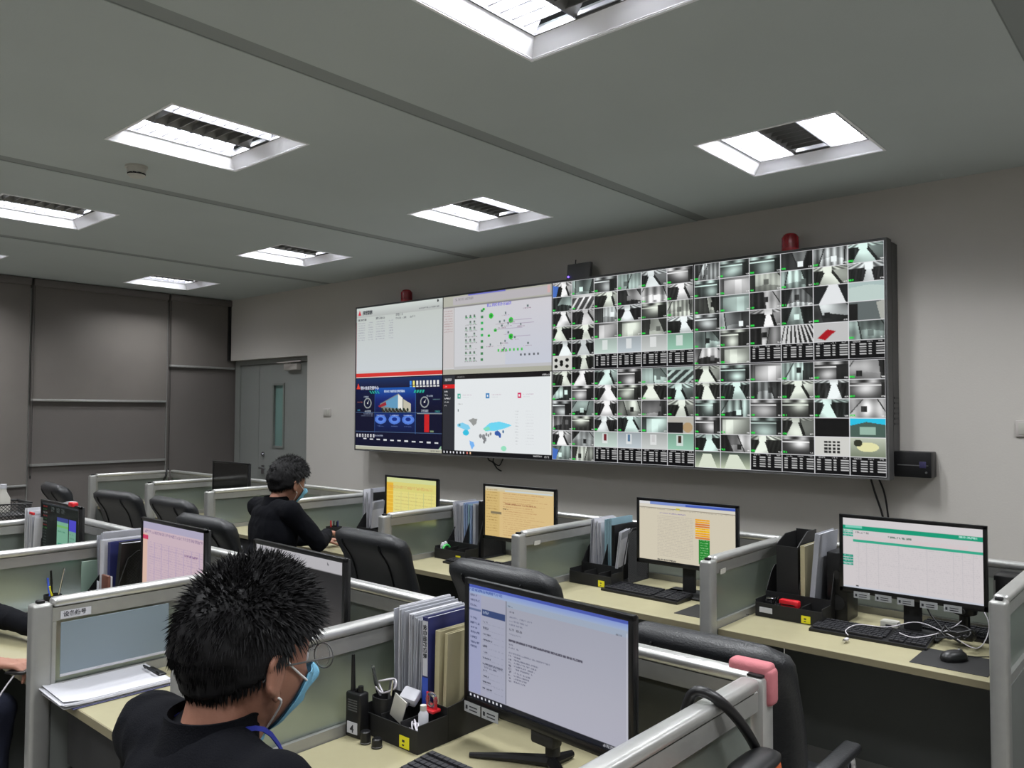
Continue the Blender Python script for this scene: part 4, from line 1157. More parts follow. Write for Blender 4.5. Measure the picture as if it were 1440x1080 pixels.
def pen(x, y, z, h, m, lean=(0, 0), lb='pen', grp='pens in the desk organisers', tip=None):
    t = thing('pen', lb, 'pen', (x, y, z), 0, grp)
    t.rotation_euler = (lean[0], lean[1], 0)
    MB().cyl((0, 0, 0), (0, 0, h), .0042, n=8).build('barrel', m, t)
    MB().cyl((0, 0, h*.72), (0, 0, h+.006), .0052, .0045, n=8).build('cap', tip or m, t)

# --- green-barred screen desk (A right)
organiser('black desk organiser left of the green-barred screen, red item in its tray', 4.655, -1.335, .30, .37, mesh=False)
t = thing('magazine_file', 'tall black magazine file standing in the organiser left of the green-barred screen', 'magazine file', (4.70, -1.205, ZD+.005))
MB().prism([(0, 0), (.23, 0), (.23, .345), (.10, .345), (.0, .31)], 0, .004, 'x').prism([(0, 0), (.23, 0), (.23, .36), (.12, .36), (.0, .30)], .096, .10, 'x').box(.004, 0, 0, .096, .004, .30).box(.004, .004, 0, .096, .23, .004).build('shell', M_blackm, t)
MB().box(.004, .225, .004, .096, .23, .355).build('back_plate', M_blackm, t)
folder(4.822, -1.205, ZD+.005, .02, .22, .31, M_cream, lb='cream folder between the black file and the grey-white one', grp='folders by the green-barred screen')
folder(4.862, -1.22, ZD+.005, .022, .23, .375, M_paper2, tilt=.09, lb='tall grey-white folder leaning left of the green-barred screen', grp='folders by the green-barred screen')
t = thing('speaker', 'black box-shaped speaker beside the green-barred screen', 'speaker', (4.965, -1.13, ZD))
MB().rbox(-.045, -.05, 0, .045, .09, .30, .006).build('cabinet', M_black, t)
MB().cyl((0, -.05, .08), (0, -.054, .08), .033, n=20).build('driver_cone', M_blackm, t)
MB().cyl((0, -.05, .2), (0, -.053, .2), .02, n=16).build('driver_cone', M_blackm, t)
t = thing('red_pouch', 'small red item in the tray left of the green-barred screen', 'pouch', (4.80, -1.30, ZD+.055))
MB().rbox(-.045, -.018, 0, .045, .018, .032, .008).build('body', M_red, t)
MB().box(-.03, -.0195, .01, .03, -.018, .014).build('zip', M_black, t)
t = thing('foil_wrapper', 'crumpled silver wrapper in the tray by the green-barred screen', 'wrapper', (4.705, -1.28, ZD+.035))
q = MB(); rr = random.Random(3)
vs = [(rr.uniform(-.035, .035), rr.uniform(-.025, .025), rr.uniform(0, .05)) for _ in range(30)]
q.add(vs, [(rr.randrange(30), rr.randrange(30), rr.randrange(30)) for _ in range(60)])
q.f = [f for f in q.f if len(set(f)) == 3]
q.build('foil', M_chrome, t, 0)
t = thing('tray_label', 'white label on the organiser by the green-barred screen', 'label', (4.675, -1.337, ZD+.02))
MB().rbox(0, -.0015, 0, .06, 0, .024, .0005, 1).build('label_card', M_white, t)
t = thing('usb_charger', 'small white charger block behind the keyboard of the green-barred screen', 'charger', (5.18, -1.16, ZD))
MB().rbox(-.035, -.025, 0, .035, .025, .035, .006).build('body', M_plast, t)
MB().box(-.012, -.0262, .012, .012, -.025, .022).build('port', M_ink, t)
t = thing('sticky_strip', 'yellow paper strip behind the white charger', 'paper strip', (5.20, -1.235, ZD+.0))
MB().box(-.07, -.01, .0, .07, .01, .0012).build('strip', M_yel, t)
for k, pts in enumerate(([(5.11, -1.475, .775), (5.09, -1.44, .785), (5.12, -1.38, .80), (5.22, -1.34, .80), (5.32, -1.28, .825), (5.44, -1.30, .80), (5.54, -1.33, .775), (5.56, -1.22, .84), (5.50, -1.12, .90), (5.44, -1.14, .88)],
                         [(5.27, -1.36, .79), (5.33, -1.37, .785), (5.40, -1.30, .80), (5.44, -1.24, .82), (5.46, -1.20, .84)])):
    cable('charging_cable', pts, .0019, M_wcable, ['long white charging cable looping over the keyboard at the right edge', 'short white cable end beside the black adapters'][k])
t = thing('usb_plug', 'white and metal plug on the end of the long white cable', 'plug', (5.11, -1.48, .757))
MB().rbox(-.007, -.03, 0, .007, 0, .010, .003).build('grip', M_wcable, t)
MB().box(-.006, -.045, .002, .006, -.03, .008).build('metal_tip', M_chrome, t)
t = thing('power_adapter', 'tangle of black adapter and coiled lead by the mouse pad', 'adapter', (5.47, -1.24, ZD+.027))
q = MB().rbox(-.045, -.03, 0, .045, .04, .04, .01)
q.build('block', M_black, t)
for i in range(4):
    a = [(.05*math.cos(k*.7+i)+.01*i-.03, -.05+.035*math.sin(k*.7+i), .012+.012*i+.01*math.sin(k*2.1)) for k in range(9)]
    MB().tube(wig(a, 4), .004, 6).build('lead_coil', M_bcable, t, 80)
t = thing('webcam_stand', 'black knobbed headset base behind the right edge keyboard', 'stand', (5.45, -1.10, ZD))
MB().loft([(0, 0, 0, .05, .05), (0, 0, .01, .05, .05), (0, 0, .02, .02, .02), (0, 0, .09, .02, .02), (0, 0, .1, .045, .04), (0, 0, .13, .05, .045), (0, 0, .145, .03, .03)], 24, 2.2).build('body', M_black, t, 50)
MB().cyl((0, -.046, .115), (0, -.05, .115), .012, n=10).build('knob', M_case, t)
cable('cable', [(5.30, -1.13, .90), (5.33, -1.13, .83), (5.40, -1.18, .78), (5.44, -1.2, .77)], .0035, M_bcable, 'black lead hanging under the green-barred screen', None)
t = thing('computer_tower', 'black computer tower behind the right end of the green-barred screen', 'computer', (5.60, -1.04, ZD))
MB().rbox(-.045, -.06, 0, .045, .07, .27, .006).build('case', M_black, t)
MB().box(-.045, -.062, .03, -.038, -.060, .25).build('side_strip', M_alu2, t)

# --- orange-and-green column screen desk
organiser('black mesh desk organiser left of the orange-and-green column screen', 3.60, -1.335, .27, .37)
for k in range(4):
    papers(3.622+.024*k, -1.17, ZD+.005, .02, .21, .325-.006*k, .02-.03*k, lb=['leftmost', 'second', 'third', 'rightmost'][k]+' of four white paper sheaves beside the pale blue folders', grp='paper sheaves on the orange-and-green screen desk')
for k in range(3):
    folder(3.722+.016*k, -1.17, ZD+.005, .013, .21, .325+.004*k, M_ltblue, lb=['leftmost', 'middle', 'rightmost'][k]+' of three pale blue card folders by the orange-and-green screen', grp='pale blue folders')
folder(3.785, -1.19, ZD+.005, .02, .22, .30, M_black, lb='black folder right of the pale blue ones', grp='folders by the orange-and-green screen')
t = papers(3.84, -1.245, ZD+.09, .016, .16, .20, .12, .3, lb='printed sheets leaning on the mesh side left of the orange-and-green screen', grp=None)
t = thing('note_block', 'beige note block on the desk behind the keyboard, orange-and-green screen', 'note pad', (4.08, -1.20, ZD), -.08)
MB().rbox(-.11, -.06, 0, .11, .06, .012, .002, 1).build('block', M_desk, t)
# --- orange screen desk
organiser('black desk organiser left of the orange screen', 2.535, -1.33, .27, .37)
for k in range(3):
    papers(2.555+.026*k, -1.16, ZD+.005, .022, .21, .335-.01*k, -.10+.05*k, lb=['leftmost', 'middle', 'rightmost'][k]+' of three fanned white paper bundles by the orange screen', grp='papers by the orange screen')
for k in range(4):
    folder(2.635+.016*k, -1.16, ZD+.005, .013, .21, .33-.004*k, [M_skyb, M_skyb, M_ltblue, M_skyb][k], tilt=-.03+.015*k, lb=['leftmost', 'second', 'third', 'rightmost'][k]+' of four light blue folders left of the orange screen', grp='light blue folders')
folder(2.715, -1.16, ZD+.005, .022, .22, .33, M_paper2, lb='grey folder in the rack left of the orange screen')
folder(2.765, -1.16, ZD+.005, .022, .22, .35, M_black, M_white, lb='black folder touching the orange screen')
t = thing('green_tape', 'green tape roll in the front tray of the orange screen desk', 'tape', (2.60, -1.29, ZD+.05), 0)
MB().tube([(0, .03*math.cos(a), .03*math.sin(a)) for a in [2*PI*k/20 for k in range(21)]], .008, 8, False).build('tape_roll', mat('green_tape', (60, 170, 80), .4), t, 80)
t = thing('tissue', 'crumpled white tissue in the front tray of the orange screen desk', 'tissue', (2.565, -1.285, ZD+.045))
MB().sph((0, 0, .02), (.018, .018, .03), 7, 5).sph((.012, .01, .035), (.012, .016, .02), 6, 5).build('tissue', M_white, t, 0)
t = thing('highlighter', 'yellow highlighter cap on the organiser of the orange screen desk', 'highlighter', (2.80, -1.35, ZD+.0))
MB().rbox(-.022, -.008, 0, .022, .008, .016, .005).build('cap', M_yel, t)
# --- yellow screen desk
organiser('black mesh desk organiser left of the yellow screen', 1.62, -1.34, .27, .37)
for k in range(3):
    papers(1.60+.03*k, -1.15, ZD+.005, .026, .22, .345-.012*k, -.03+.04*k, lb=['leftmost', 'middle', 'rightmost'][k]+' of three upright white paper bundles by the yellow screen', grp='papers by the yellow screen')
folder(1.70, -1.16, ZD+.005, .03, .22, .36, M_paper2, lb='grey-white ring folder left of the yellow screen')
folder(1.755, -1.18, ZD+.005, .03, .22, .335, M_black, lb='black box folder left of the yellow screen')
papers(1.80, -1.25, ZD+.10, .012, .14, .19, .1, .3, lb='light printed card leaning before the black folder, yellow screen desk')
t = thing('pen_cup', 'black pen cup beside the outstretched hand of the wall-side man', 'pen holder', (1.53, -1.36, ZD))
q = MB().box(-.04, -.04, 0, .04, .04, .003)
for a in ((-.04, -.04, -.037, .04), (.037, -.04, .04, .04), (-.037, -.04, .037, -.037), (-.037, .037, .037, .04)): q.box(a[0], a[1], .003, a[2], a[3], .10)
q.build('cup', M_blackm, t)
for k, (m_, lx) in enumerate(((M_red, -.1), (M_black, .08), (M_black, .2), (M_blue, .0))):
    pen(1.512+.012*k, -1.37+.01*k, ZD+.004, .13, m_, (lx*.4, lx), ['red pen in the black pen cup', 'black pen leaning in the pen cup', 'most slanted black pen in the pen cup', 'blue pen in the black pen cup'][k], 'pens in the pen cup')
# --- small switched-off monitor desk
t = thing('paper_holder', 'white document stand left of the small switched-off monitor', 'document stand', (-.74, -1.0, ZD), .1)
MB().rbox(-.15, -.006, .02, .15, .006, .40, .004, M=Matrix.Rotation(-.12, 4, 'X')).build('sheet_board', M_white, t)
MB().rbox(-.16, -.05, 0, .16, .07, .02, .004).build('stand_base', M_black, t)
t = thing('headset', 'black headset hung beside the small switched-off monitor', 'headset', (-.56, -1.1, ZD+.28))
MB().tube([(.05*math.cos(a), 0, .06*math.sin(a)) for a in [PI*k/12 for k in range(13)]], .008, 8).build('head_band', M_black, t, 80)
for s_ in (-1, 1): MB().cyl((s_*.05-.01, 0, -.01), (s_*.05+.01, 0, -.01), .028, n=16).build('ear_cup', M_black, t)
MB().cyl((0, 0, -.28), (0, 0, .055), .007, n=8).rbox(-.05, -.05, -.28, .05, .05, -.27, .003).build('hanger', M_black, t)
# scattered papers and boxes on far desks
t = papers(-.1, -1.45, ZD+.001, .012, .28, .2, lb='flat papers on the desk of the switched-off monitor'); t.rotation_euler = (0, PI/2, .2); t.location.z = ZD+.008
cable('cable', [(-1.80, -.99, 1.06), (-1.79, -1.0, 1.0), (-1.82, -1.02, .93), (-1.79, -1.0, .86), (-1.78, -.99, .77)], .010, M_bcable, 'black cable over the farthest partition corner')

# ------------------------------------------------------------------ near desk: organiser, files, radio
organiser('large black organiser on the near desk, holding the files beside the mail-page screen', 4.368, -3.345, .245, .325, mesh=False, last=.13)
grpn = 'paper files beside the near mail-page screen'
names_ = ['outermost white file against the partition, near organiser', 'second white file from the partition, near organiser', 'third paper file from the partition, near organiser', 'fourth paper file from the partition, near organiser', 'paper file just left of the navy binder']
for k in range(5):
    papers(4.397+.022*k, -3.235, ZD+.006, .021, .225, .335-.005*k, -.015+.012*k, lb=names_[k], m=None if k % 2 == 0 else M_paper2, grp=grpn, n=5)
t = folder(4.527, -3.24, ZD+.006, .024, .23, .325, M_blue, lb='navy binder with a white lettered spine on the near desk', cat='binder')
MB().box(-.010, -.0012, .16, .010, 0, .315).build('spine_label', M_white, t)
put_text('spine_lettering', '设备运行记录', .016, (-.006, -.0016, .305), M_ink, t, rot=(PI/2, PI/2, 0))
MB().box(-.012, -.0012, .02, .012, 0, .155).build('spine_base', M_blueb, t)
folder(4.556, -3.225, ZD+.006, .018, .21, .29, M_cream, tilt=.02, lb='cream folder between the navy binder and the near screen')
folder(4.576, -3.215, ZD+.006, .012, .20, .285, M_cream, tilt=.04, lb='thinner cream folder touching the near screen')
t = thing('tape_dispenser', 'clear and red tape dispenser in front of the cream folders', 'tape dispenser', (4.578, -3.262, ZD+.085))
MB().rbox(-.022, -.016, 0, .022, .016, .009, .003).box(-.020, -.002, .008, -.013, .002, .050).box(.013, -.002, .008, .020, .002, .042).build('red_frame', M_red, t)
MB().tube([(.016*math.cos(a), 0, .032+.016*math.sin(a)) for a in [2*PI*k/20 for k in range(21)]], .006, 8, False).build('tape_roll', M_clear, t, 80)
t = thing('bottle', 'small white capped bottle below the red tape dispenser', 'bottle', (4.575, -3.290, ZD+.045))
MB().loft([(0, 0, 0, .014, .014), (0, 0, .04, .014, .014), (0, 0, .05, .008, .008)], 16, 2).build('body', M_white, t)
MB().cyl((0, 0, .05), (0, 0, .064), .009, n=12).build('cap', M_plast, t)
t = thing('wall_charger', 'white cube charger with prongs on top of the near organiser', 'charger', (4.490, -3.262, ZD+.095), .4)
t.rotation_euler = (.5, .2, .4)
MB().rbox(-.026, -.022, 0, .026, .022, .030, .007).build('body', M_white, t)
for s_ in (-1, 1): MB().box(s_*.008-.001, -.036, .012, s_*.008+.001, -.021, .018).build('prong', M_ink, t)
t = thing('white_card', 'white rounded plastic card standing in the near organiser tray', 'card', (4.487, -3.315, ZD+.055))
MB().rbox(-.026, -.002, 0, .026, .002, .07, .0018, M=Matrix.Rotation(.35, 4, 'Y')).build('card', M_plast, t)
t = thing('silver_cable_bundle', 'coiled silvery earphone lead in the near organiser tray', 'earphones', (4.568, -3.312, ZD+.04))
for i in range(4):
    a = [(.026*math.cos(k*.9+i*1.4), .02*math.sin(k*.8+i), .006*i+.008*math.sin(k*1.7)) for k in range(10)]
    MB().tube(wig(a, 4), .0026, 6).build('lead_loop', M_wcable, t, 80)
# pen holder with pens, radio
t = thing('pen_cup', 'black pen cup behind the two-way radio on the near desk', 'pen holder', (4.425, -3.300, ZD+.004))
MB().loft([(0, 0, 0, .03, .03), (0, 0, .10, .034, .034), (0, 0, .10, .031, .031), (0, 0, .006, .027, .027)], 24, 3).build('cup', M_blackm, t)
for k, (m_, a, b, h, l_) in enumerate(((M_black, .10, -.18, .17, 'tallest black pen with a clear clip, near desk pen cup'), (M_case, -.05, .1, .135, 'grey pen in the near desk pen cup'), (M_chrome, .12, .28, .15, 'thin silver pen slanting out of the near desk pen cup'), (M_black, -.12, -.05, .13, 'short black pen in the near desk pen cup'))):
    pen(4.419+.005*k, -3.300+.004*k, ZD+.012, h, m_, (a, b), l_, 'pens in the near desk pen cup', M_clear if k == 0 else None)
cable('charging_cable', [(4.420, -3.305, .86), (4.400, -3.305, .885), (4.430, -3.315, .90), (4.460, -3.295, .905), (4.470, -3.305, .885), (4.430, -3.315, .865), (4.400, -3.315, .875), (4.410, -3.305, .85)], .0028, M_wcable, 'white cable knotted over the near desk pen cup')
t = thing('two_way_radio', 'black two-way radio with an upright antenna and a numbered sticker', 'radio', (4.388, -3.372, ZD), .1)
MB().rbox(-.030, -.018, 0, .030, .018, .125, .006, 3).build('body', M_black, t)
MB().tube([(-.017, 0, .12), (-.017, 0, .135), (-.018, 0, .225)], [.008, .007, .0048], 12).build('antenna', M_black, t)
MB().cyl((.014, 0, .125), (.014, 0, .142), .008, n=12).build('volume_knob', M_black, t)
MB().rbox(-.004, -.008, .124, .004, .008, .134, .002).build('switch', M_black, t)
for k in range(5): MB().box(-.018, -.0192, .075+.007*k, .018, -.018, .078+.007*k).build('speaker_slot', M_case, t)
MB().box(-.020, -.0195, .012, .020, -.018, .044).build('sticker', M_white, t)
put_text('sticker_number', '4', .03, (-.008, -.0198, .016), M_ink, t)
for k, (x, y, h) in enumerate(((4.447, -3.388, .035), (4.492, -3.385, .026))):
    t = thing('lens_cover', ['taller black cap on the desk before the near pen cup', 'lower grey-black cap on the desk before the near organiser'][k], 'cap', (x, y, ZD))
    MB().loft([(0, 0, 0, .015, .015), (0, 0, h-.003, .014, .014), (0, 0, h, .011, .011)], 20, 2).build('shell', M_black, t)
    MB().tube([(.0148*math.cos(a), .0148*math.sin(a), .004) for a in [2*PI*j/16 for j in range(17)]], .0012, 5, False).build('rim', M_case, t, 80)

# clipboard on the next desk
t = thing('clipboard', 'clipboard with a thick pad of white sheets at the desk front corner', 'clipboard', (3.475, -3.665, ZD), -.02)
MB().rbox(-.115, -.165, 0, .115, .165, .004, .0015, 1).build('board', M_blue, t)
rr = random.Random(5)
for k in range(7):
    q = MB(); n = 10; vs = []; fs = []
    ox, oy = rr.uniform(-.006, .006), rr.uniform(-.01, .004)
    for i in range(n+1):
        y = -.19+.335*i/n; lift = .0045+.0022*k+(.004+.002*k)*max(0, 1-i/3)**2*(.4+rr.random()*.3)
        for x, zz in ((-.108, .0012*k), (.108, 0)):
            vs += [(x+ox, y+oy, lift+zz), (x+ox, y+oy, lift+zz+.0014)]
    for i in range(n):
        a = 4*i; fs += [(a, a+4, a+6, a+2), (a+1, a+3, a+7, a+5), (a, a+1, a+5, a+4), (a+2, a+6, a+7, a+3)]
    fs += [(0, 2, 3, 1), (4*n, 4*n+1, 4*n+3, 4*n+2)]
    q.add(vs, fs).build('sheet', M_white, t, 60)
q = MB()
for k in range(22): q.box(-.095, -.16+.0125*k, .0192+.0*k, .02+.07*rr.random(), -.1585+.0125*k, .0198)
o = q.build('print_lines', M_paper2, t, 0); o['kind'] = 'stuff'
c = MB().rbox(-.055, .125, .02, .055, .152, .026, .003)
c.tube([(-.05, .125, .026), (-.05, .118, .036), (.05, .118, .036), (.05, .125, .026)], .0035, 8)
c.build('metal_clip', M_black, t)
# leather wallet/phone by the divider post of the pedestal
t = thing('desk_phone', 'small black phone standing by the partition of the clipboard desk', 'phone', (3.47, -3.30, ZD))
MB().rbox(-.04, -.012, 0, .04, .012, .14, .008).build('body', M_black, t)
MB().box(-.034, -.0135, .02, .034, -.012, .125).build('screen', M_bezel, t)

# ------------------------------------------------------------------ pink-table desk: mixed files
x0 = 2.32
organiser('black desk organiser full of mixed files left of the pink-table monitor', x0, -3.42, .28, .38, label=False)
papers(x0+.02, -3.27, ZD+.006, .03, .26, .34, -.10, lb='clear sleeves and white sheets at the partition side, pink-table desk', m=M_paper2, n=5)
papers(x0+.055, -3.27, ZD+.006, .02, .25, .35, -.05, lb='white sheets standing behind the brown envelope', n=4)
folder(x0+.085, -3.29, ZD+.006, .014, .24, .315, M_kraft, lb='brown kraft envelope folder beside the striped blue-and-white one')
t = folder(x0+.125, -3.30, ZD+.006, .040, .25, .325, M_white, lb='white ring binder with a blue lower band on the pink-table desk', cat='binder')
MB().box(-.0205, -.0015, .0, .0205, 0, .09).build('blue_band', M_blueb, t)
folder(x0+.175, -3.29, ZD+.006, .026, .25, .32, M_blue, lb='dark navy folder next to the white ring binder')
folder(x0+.215, -3.28, ZD+.006, .03, .26, .33, M_black, tilt=.16, lb='slanting black folder with a white page edge, pink-table desk')
t = thing('notebook', 'brown leather notebook standing against the black folder', 'notebook', (x0+.245, -3.335, ZD+.006))
MB().rbox(-.035, 0, 0, .035, .012, .19, .003).build('cover', M_brown, t)
MB().box(-.033, .0125, .004, .033, .02, .185).build('pages', M_white, t)
t = thing('paper_slip', 'white slip beside the brown leather notebook', 'paper slip', (x0+.20, -3.345, ZD+.006))
MB().box(-.012, 0, 0, .012, .0015, .16).build('slip', M_white, t)
t = thing('pen_cup', 'black pen cup at the partition of the pink-table desk', 'pen holder', (x0-.0+.02, -3.465, ZD))
MB().loft([(0, 0, 0, .03, .03), (0, 0, .10, .034, .034), (0, 0, .10, .031, .031), (0, 0, .006, .027, .027)], 24, 3).build('cup', M_blackm, t)
for k, (m_, a, b, h) in enumerate(((M_blueb, .0, -.33, .16), (M_black, .1, .12, .20), (M_chrome, -.1, .2, .21), (M_yel, .2, .0, .13))):
    pen(x0+.02-.004+.006*k, -3.467+.004*k, ZD+.008, h, m_, (a, b), ['blue-capped white pen leaning out of the cup', 'black pen in the cup beside the blue-capped pen', 'silver pen in the cup beside the blue-capped pen', 'yellow pencil in the cup beside the blue-capped pen'][k], 'pens in the pink-table desk cup')
t = thing('paper_tray', 'pale translucent tray in front of the brown notebook', 'tray', (x0+.22, -3.41, ZD+.075))
MB().rbox(-.09, -.03, 0, .09, .03, .018, .004).build('tray', M_sheet, t)
# ------------------------------------------------------------------ far left desk
for k in range(4):
    papers(1.265+.034*k, -3.24, ZD+.004, .03, .23, .37-.012*k, -.04+.03*k, lb=['leftmost', 'second', 'third', 'rightmost'][k]+' of the upright white files left of the dark-page monitor', grp='white files on the far left desk')
t = thing('red_clip', 'red tab on top of the white files, far left desk', 'clip', (1.36, -3.24, ZD+.345))
MB().rbox(-.03, -.004, 0, .03, .006, .014, .002).build('tab', M_red, t)
t = thing('red_clip', 'red clip on the top edge of the dark-page monitor', 'clip', (1.83, -3.205, 1.174))
MB().rbox(-.028, -.012, 0, .028, .02, .022, .006).build('clip', M_red, t)
t = thing('paper_slip', 'white slips lying on top of the dark-page monitor', 'paper slip', (1.77, -3.19, 1.18))
MB().prism([(-.09, .0), (.05, .0), (.05, .016), (-.03, .012)], -.012, .012, 'y').build('slip', M_white, t)
t = thing('wire_basket', 'black mesh basket at the far left edge', 'basket', (.86, -3.22, ZD))
q = MB().box(-.12, -.1, 0, .12, .1, .004)
q.build('base', M_blackm, t)
for k, (M_, w_) in enumerate(((Matrix.Translation((-.12, -.1, 0)), .2), (Matrix.Translation((.12, -.1, 0)), .2), (Matrix.Translation((.12, -.1, 0))@Matrix.Rotation(PI/2, 4, 'Z'), .24), (Matrix.Translation((.12, .1, 0))@Matrix.Rotation(PI/2, 4, 'Z'), .24))):
    o = lattice(w_, .37, .02, .002, M_).build('mesh_side', M_blackm, t, 0); o['kind'] = 'stuff'
MB().tube([(-.12, -.1, .37), (.12, -.1, .37), (.12, .1, .37), (-.12, .1, .37), (-.12, -.1, .37)], .007, 6).build('rim', M_blackm, t)
MB().box(-.12, -.1, .30, .12, .1, .304).build('shelf', M_blackm, t)
t = thing('spray_bottle', 'whitish bottle on the mesh basket at the left edge', 'bottle', (.74, -3.2, ZD+.304))
MB().loft([(0, 0, 0, .04, .04), (0, 0, .08, .04, .04), (0, 0, .12, .02, .02), (0, 0, .14, .018, .018)], 20, 2).build('body', M_plast, t)
MB().cyl((0, 0, .14), (0, 0, .165), .02, n=14).build('cap', M_white, t)
# stray papers behind, on the middle desks
for k, (x, y, z, r, l_) in enumerate(((1.99, -3.25, ZD+.0, .3, 'white papers lying on the desk right of the dark-page monitor'), (2.12, -3.45, ZD, -.2, 'second batch of white papers, nearer the left edge partition'))):
    t = thing('paper_pile', l_, 'papers', (x, y, z), r, None)
    for j in range(5): MB().box(-.10+.004*j, -.14, .005*j, .10+.003*(j % 2), .14-.004*j, .005*j+.004).build('sheet', M_white if j != 2 else M_paper2, t, 0, rot=(0, 0, .06*(j-2)))
t = thing('tissue_box', 'white curled paper rising behind the man in front, left of his screen', 'papers', (3.42, -3.20, ZD))
q = MB(); n = 12; vs = []; fs = []
for i in range(n+1):
    u = i/n
    vs += [(-.06+.20*u, -.07+.02*u, .30+.07*math.sin(u*PI*.8)), (-.03+.22*u, .08, .29+.07*math.sin(u*PI*.8)), (-.06+.20*u, -.07+.02*u, .304+.07*math.sin(u*PI*.8)), (-.03+.22*u, .08, .294+.07*math.sin(u*PI*.8))]
for i in range(n):
    a = 4*i; fs += [(a, a+4, a+5, a+1), (a+2, a+3, a+7, a+6), (a, a+2, a+6, a+4), (a+1, a+5, a+7, a+3)]
fs += [(0, 1, 3, 2), (4*n, 4*n+2, 4*n+3, 4*n+1)]
q.add(vs, fs).build('curled_sheet', M_white, t, 70)
MB().rbox(-.06, -.06, 0, .08, .08, .296, .004).build('upright_files', M_paper2, t)

# bag and strap over the near partition
t = thing('shoulder_bag', 'orange and black bag hung on its black strap over the near partition', 'bag', (5.49, -3.21, .700))
MB().tube(wig([(-.125, -.07, .270), (-.122, -.05, .330), (-.105, -.045, .372), (-.075, -.04, .376), (-.045, -.02, .352), (-.030, .03, .300), (-.022, .085, .230), (-.012, .115, .15), (0, .108, .06)], 6), .0115, 10).build('strap', M_black, t, 80)
MB().loft([(0.01, 0, 0, .035, .08), (0.01, 0, .02, .045, .10), (0.01, 0, .16, .045, .10), (0.01, 0, .235, .034, .085)], 28, 3).build('pouch', M_orange, t, 60)
MB().loft([(0.01, 0, .236, .036, .088), (0.01, 0, .244, .036, .087), (0.01, 0, .25, .026, .075), (.01, 0, .253, .01, .05)], 28, 3).build('black_top', M_black, t, 60)

# ------------------------------------------------------------------ people
def fuse(name, mb, voxel, iters, m, parent=None, wrinkle=0, seed=0, wr_s=9):
    """union of overlapping volumes -> one continuous surface"""
    me = mb.mesh(name+'_raw', 0)
    o = bpy.data.objects.new(name+'_raw', me); COL.objects.link(o)
    r = o.modifiers.new('r', 'REMESH'); r.mode = 'VOXEL'; r.voxel_size = voxel
    s_ = o.modifiers.new('s', 'SMOOTH'); s_.factor = .5; s_.iterations = iters
    bpy.context.view_layer.update()
    ev = bpy.data.meshes.new_from_object(o.evaluated_get(bpy.context.evaluated_depsgraph_get()))
    bpy.data.objects.remove(o); bpy.data.meshes.remove(me)
    if wrinkle:
        n = len(ev.vertices); co = np.empty(n*3); ev.vertices.foreach_get('co', co); co = co.reshape(-1, 3)
        nm = np.empty(n*3); ev.vertices.foreach_get('normal', nm); nm = nm.reshape(-1, 3)
        d_ = np.array([noise.noise(Vector((p[0]*wr_s+seed, p[1]*wr_s, p[2]*wr_s*.7)))+.5*(1-abs(noise.noise(Vector((p[0]*wr_s*1.7, p[1]*wr_s*1.7+seed, p[2]*wr_s)))))**4 for p in co])
        co += nm*(d_*wrinkle)[:, None]
        ev.vertices.foreach_set('co', co.ravel()); ev.update()
    ev.name = name
    ev.shade_smooth()
    ev.materials.clear()
    return link(name, ev, m, parent)

def cap(mb, p0, p1, r0, r1, n=14):
    p0, p1 = Vector(p0), Vector(p1)
    mb.tube([p0, p1], [r0, r1], n); mb.sph(p0, r0, n, 8); mb.sph(p1, r1, n, 8)

def head_shape(nx, ny, nz):
    """numpy arrays of unit directions -> head surface points; face towards +Y"""
    x = nx*.077; y = ny*.098; z = nz*.120
    t = np.clip(-z/.12, 0, 1)
    x = x*(1-.26*t**1.6)
    y = np.where(ny < 0, y*(1-.42*t), y)
    y = np.where((ny < 0) & (nz > 0), y*1.06, y)
    y = y+.006*t*np.clip(ny, 0, 1)
    y = y-np.clip(ny, 0, 1)**2*.004*(np.abs(x) < .05)
    f = np.clip((ny-.15)/.5, 0, 1)
    def g(cx, cz, sx, sz, a):
        return a*np.exp(-((np.abs(x)-cx)/sx)**2-((z-cz)/sz)**2)*f
    y = y+g(0, -.012, .009, .024, .010)+g(0, -.034, .014, .013, .019)+g(0, .026, .045, .010, .005)+g(.032, .004, .016, .012, -.009)
    y = y+g(.0, -.066, .024, .008, .007)+g(.0, -.074, .018, .004, -.003)+g(.0, -.10, .022, .014, .008)+g(.042, -.028, .018, .018, .003)
    return x, y, z

def sphere_grid(nu, nv):
    th = np.linspace(0, PI, nv); ph = np.linspace(0, 2*PI, nu, endpoint=False)
    T, Pp = np.meshgrid(th, ph, indexing='ij')
    return np.sin(T)*np.cos(Pp), np.sin(T)*np.sin(Pp), np.cos(T)

def grid_faces(nu, nv):
    return [(j*nu+i, (j+1)*nu+i, (j+1)*nu+(i+1) % nu, j*nu+(i+1) % nu) for j in range(nv-1) for i in range(nu)]

def hair_amount(nx, ny, nz, sides=1.0):
    """0..1 mask of where hair grows"""
    side = np.abs(nx)
    line = np.where(ny > 0, .52*np.clip(ny, 0, 1)**.8+.02, -.52*np.clip(-ny, 0, 1)**.7+.02)
    line = line+np.where((side > .8) & (ny > -.2) & (ny < .35), .04, 0)
    return np.clip((nz-line)/.10, 0, 1)

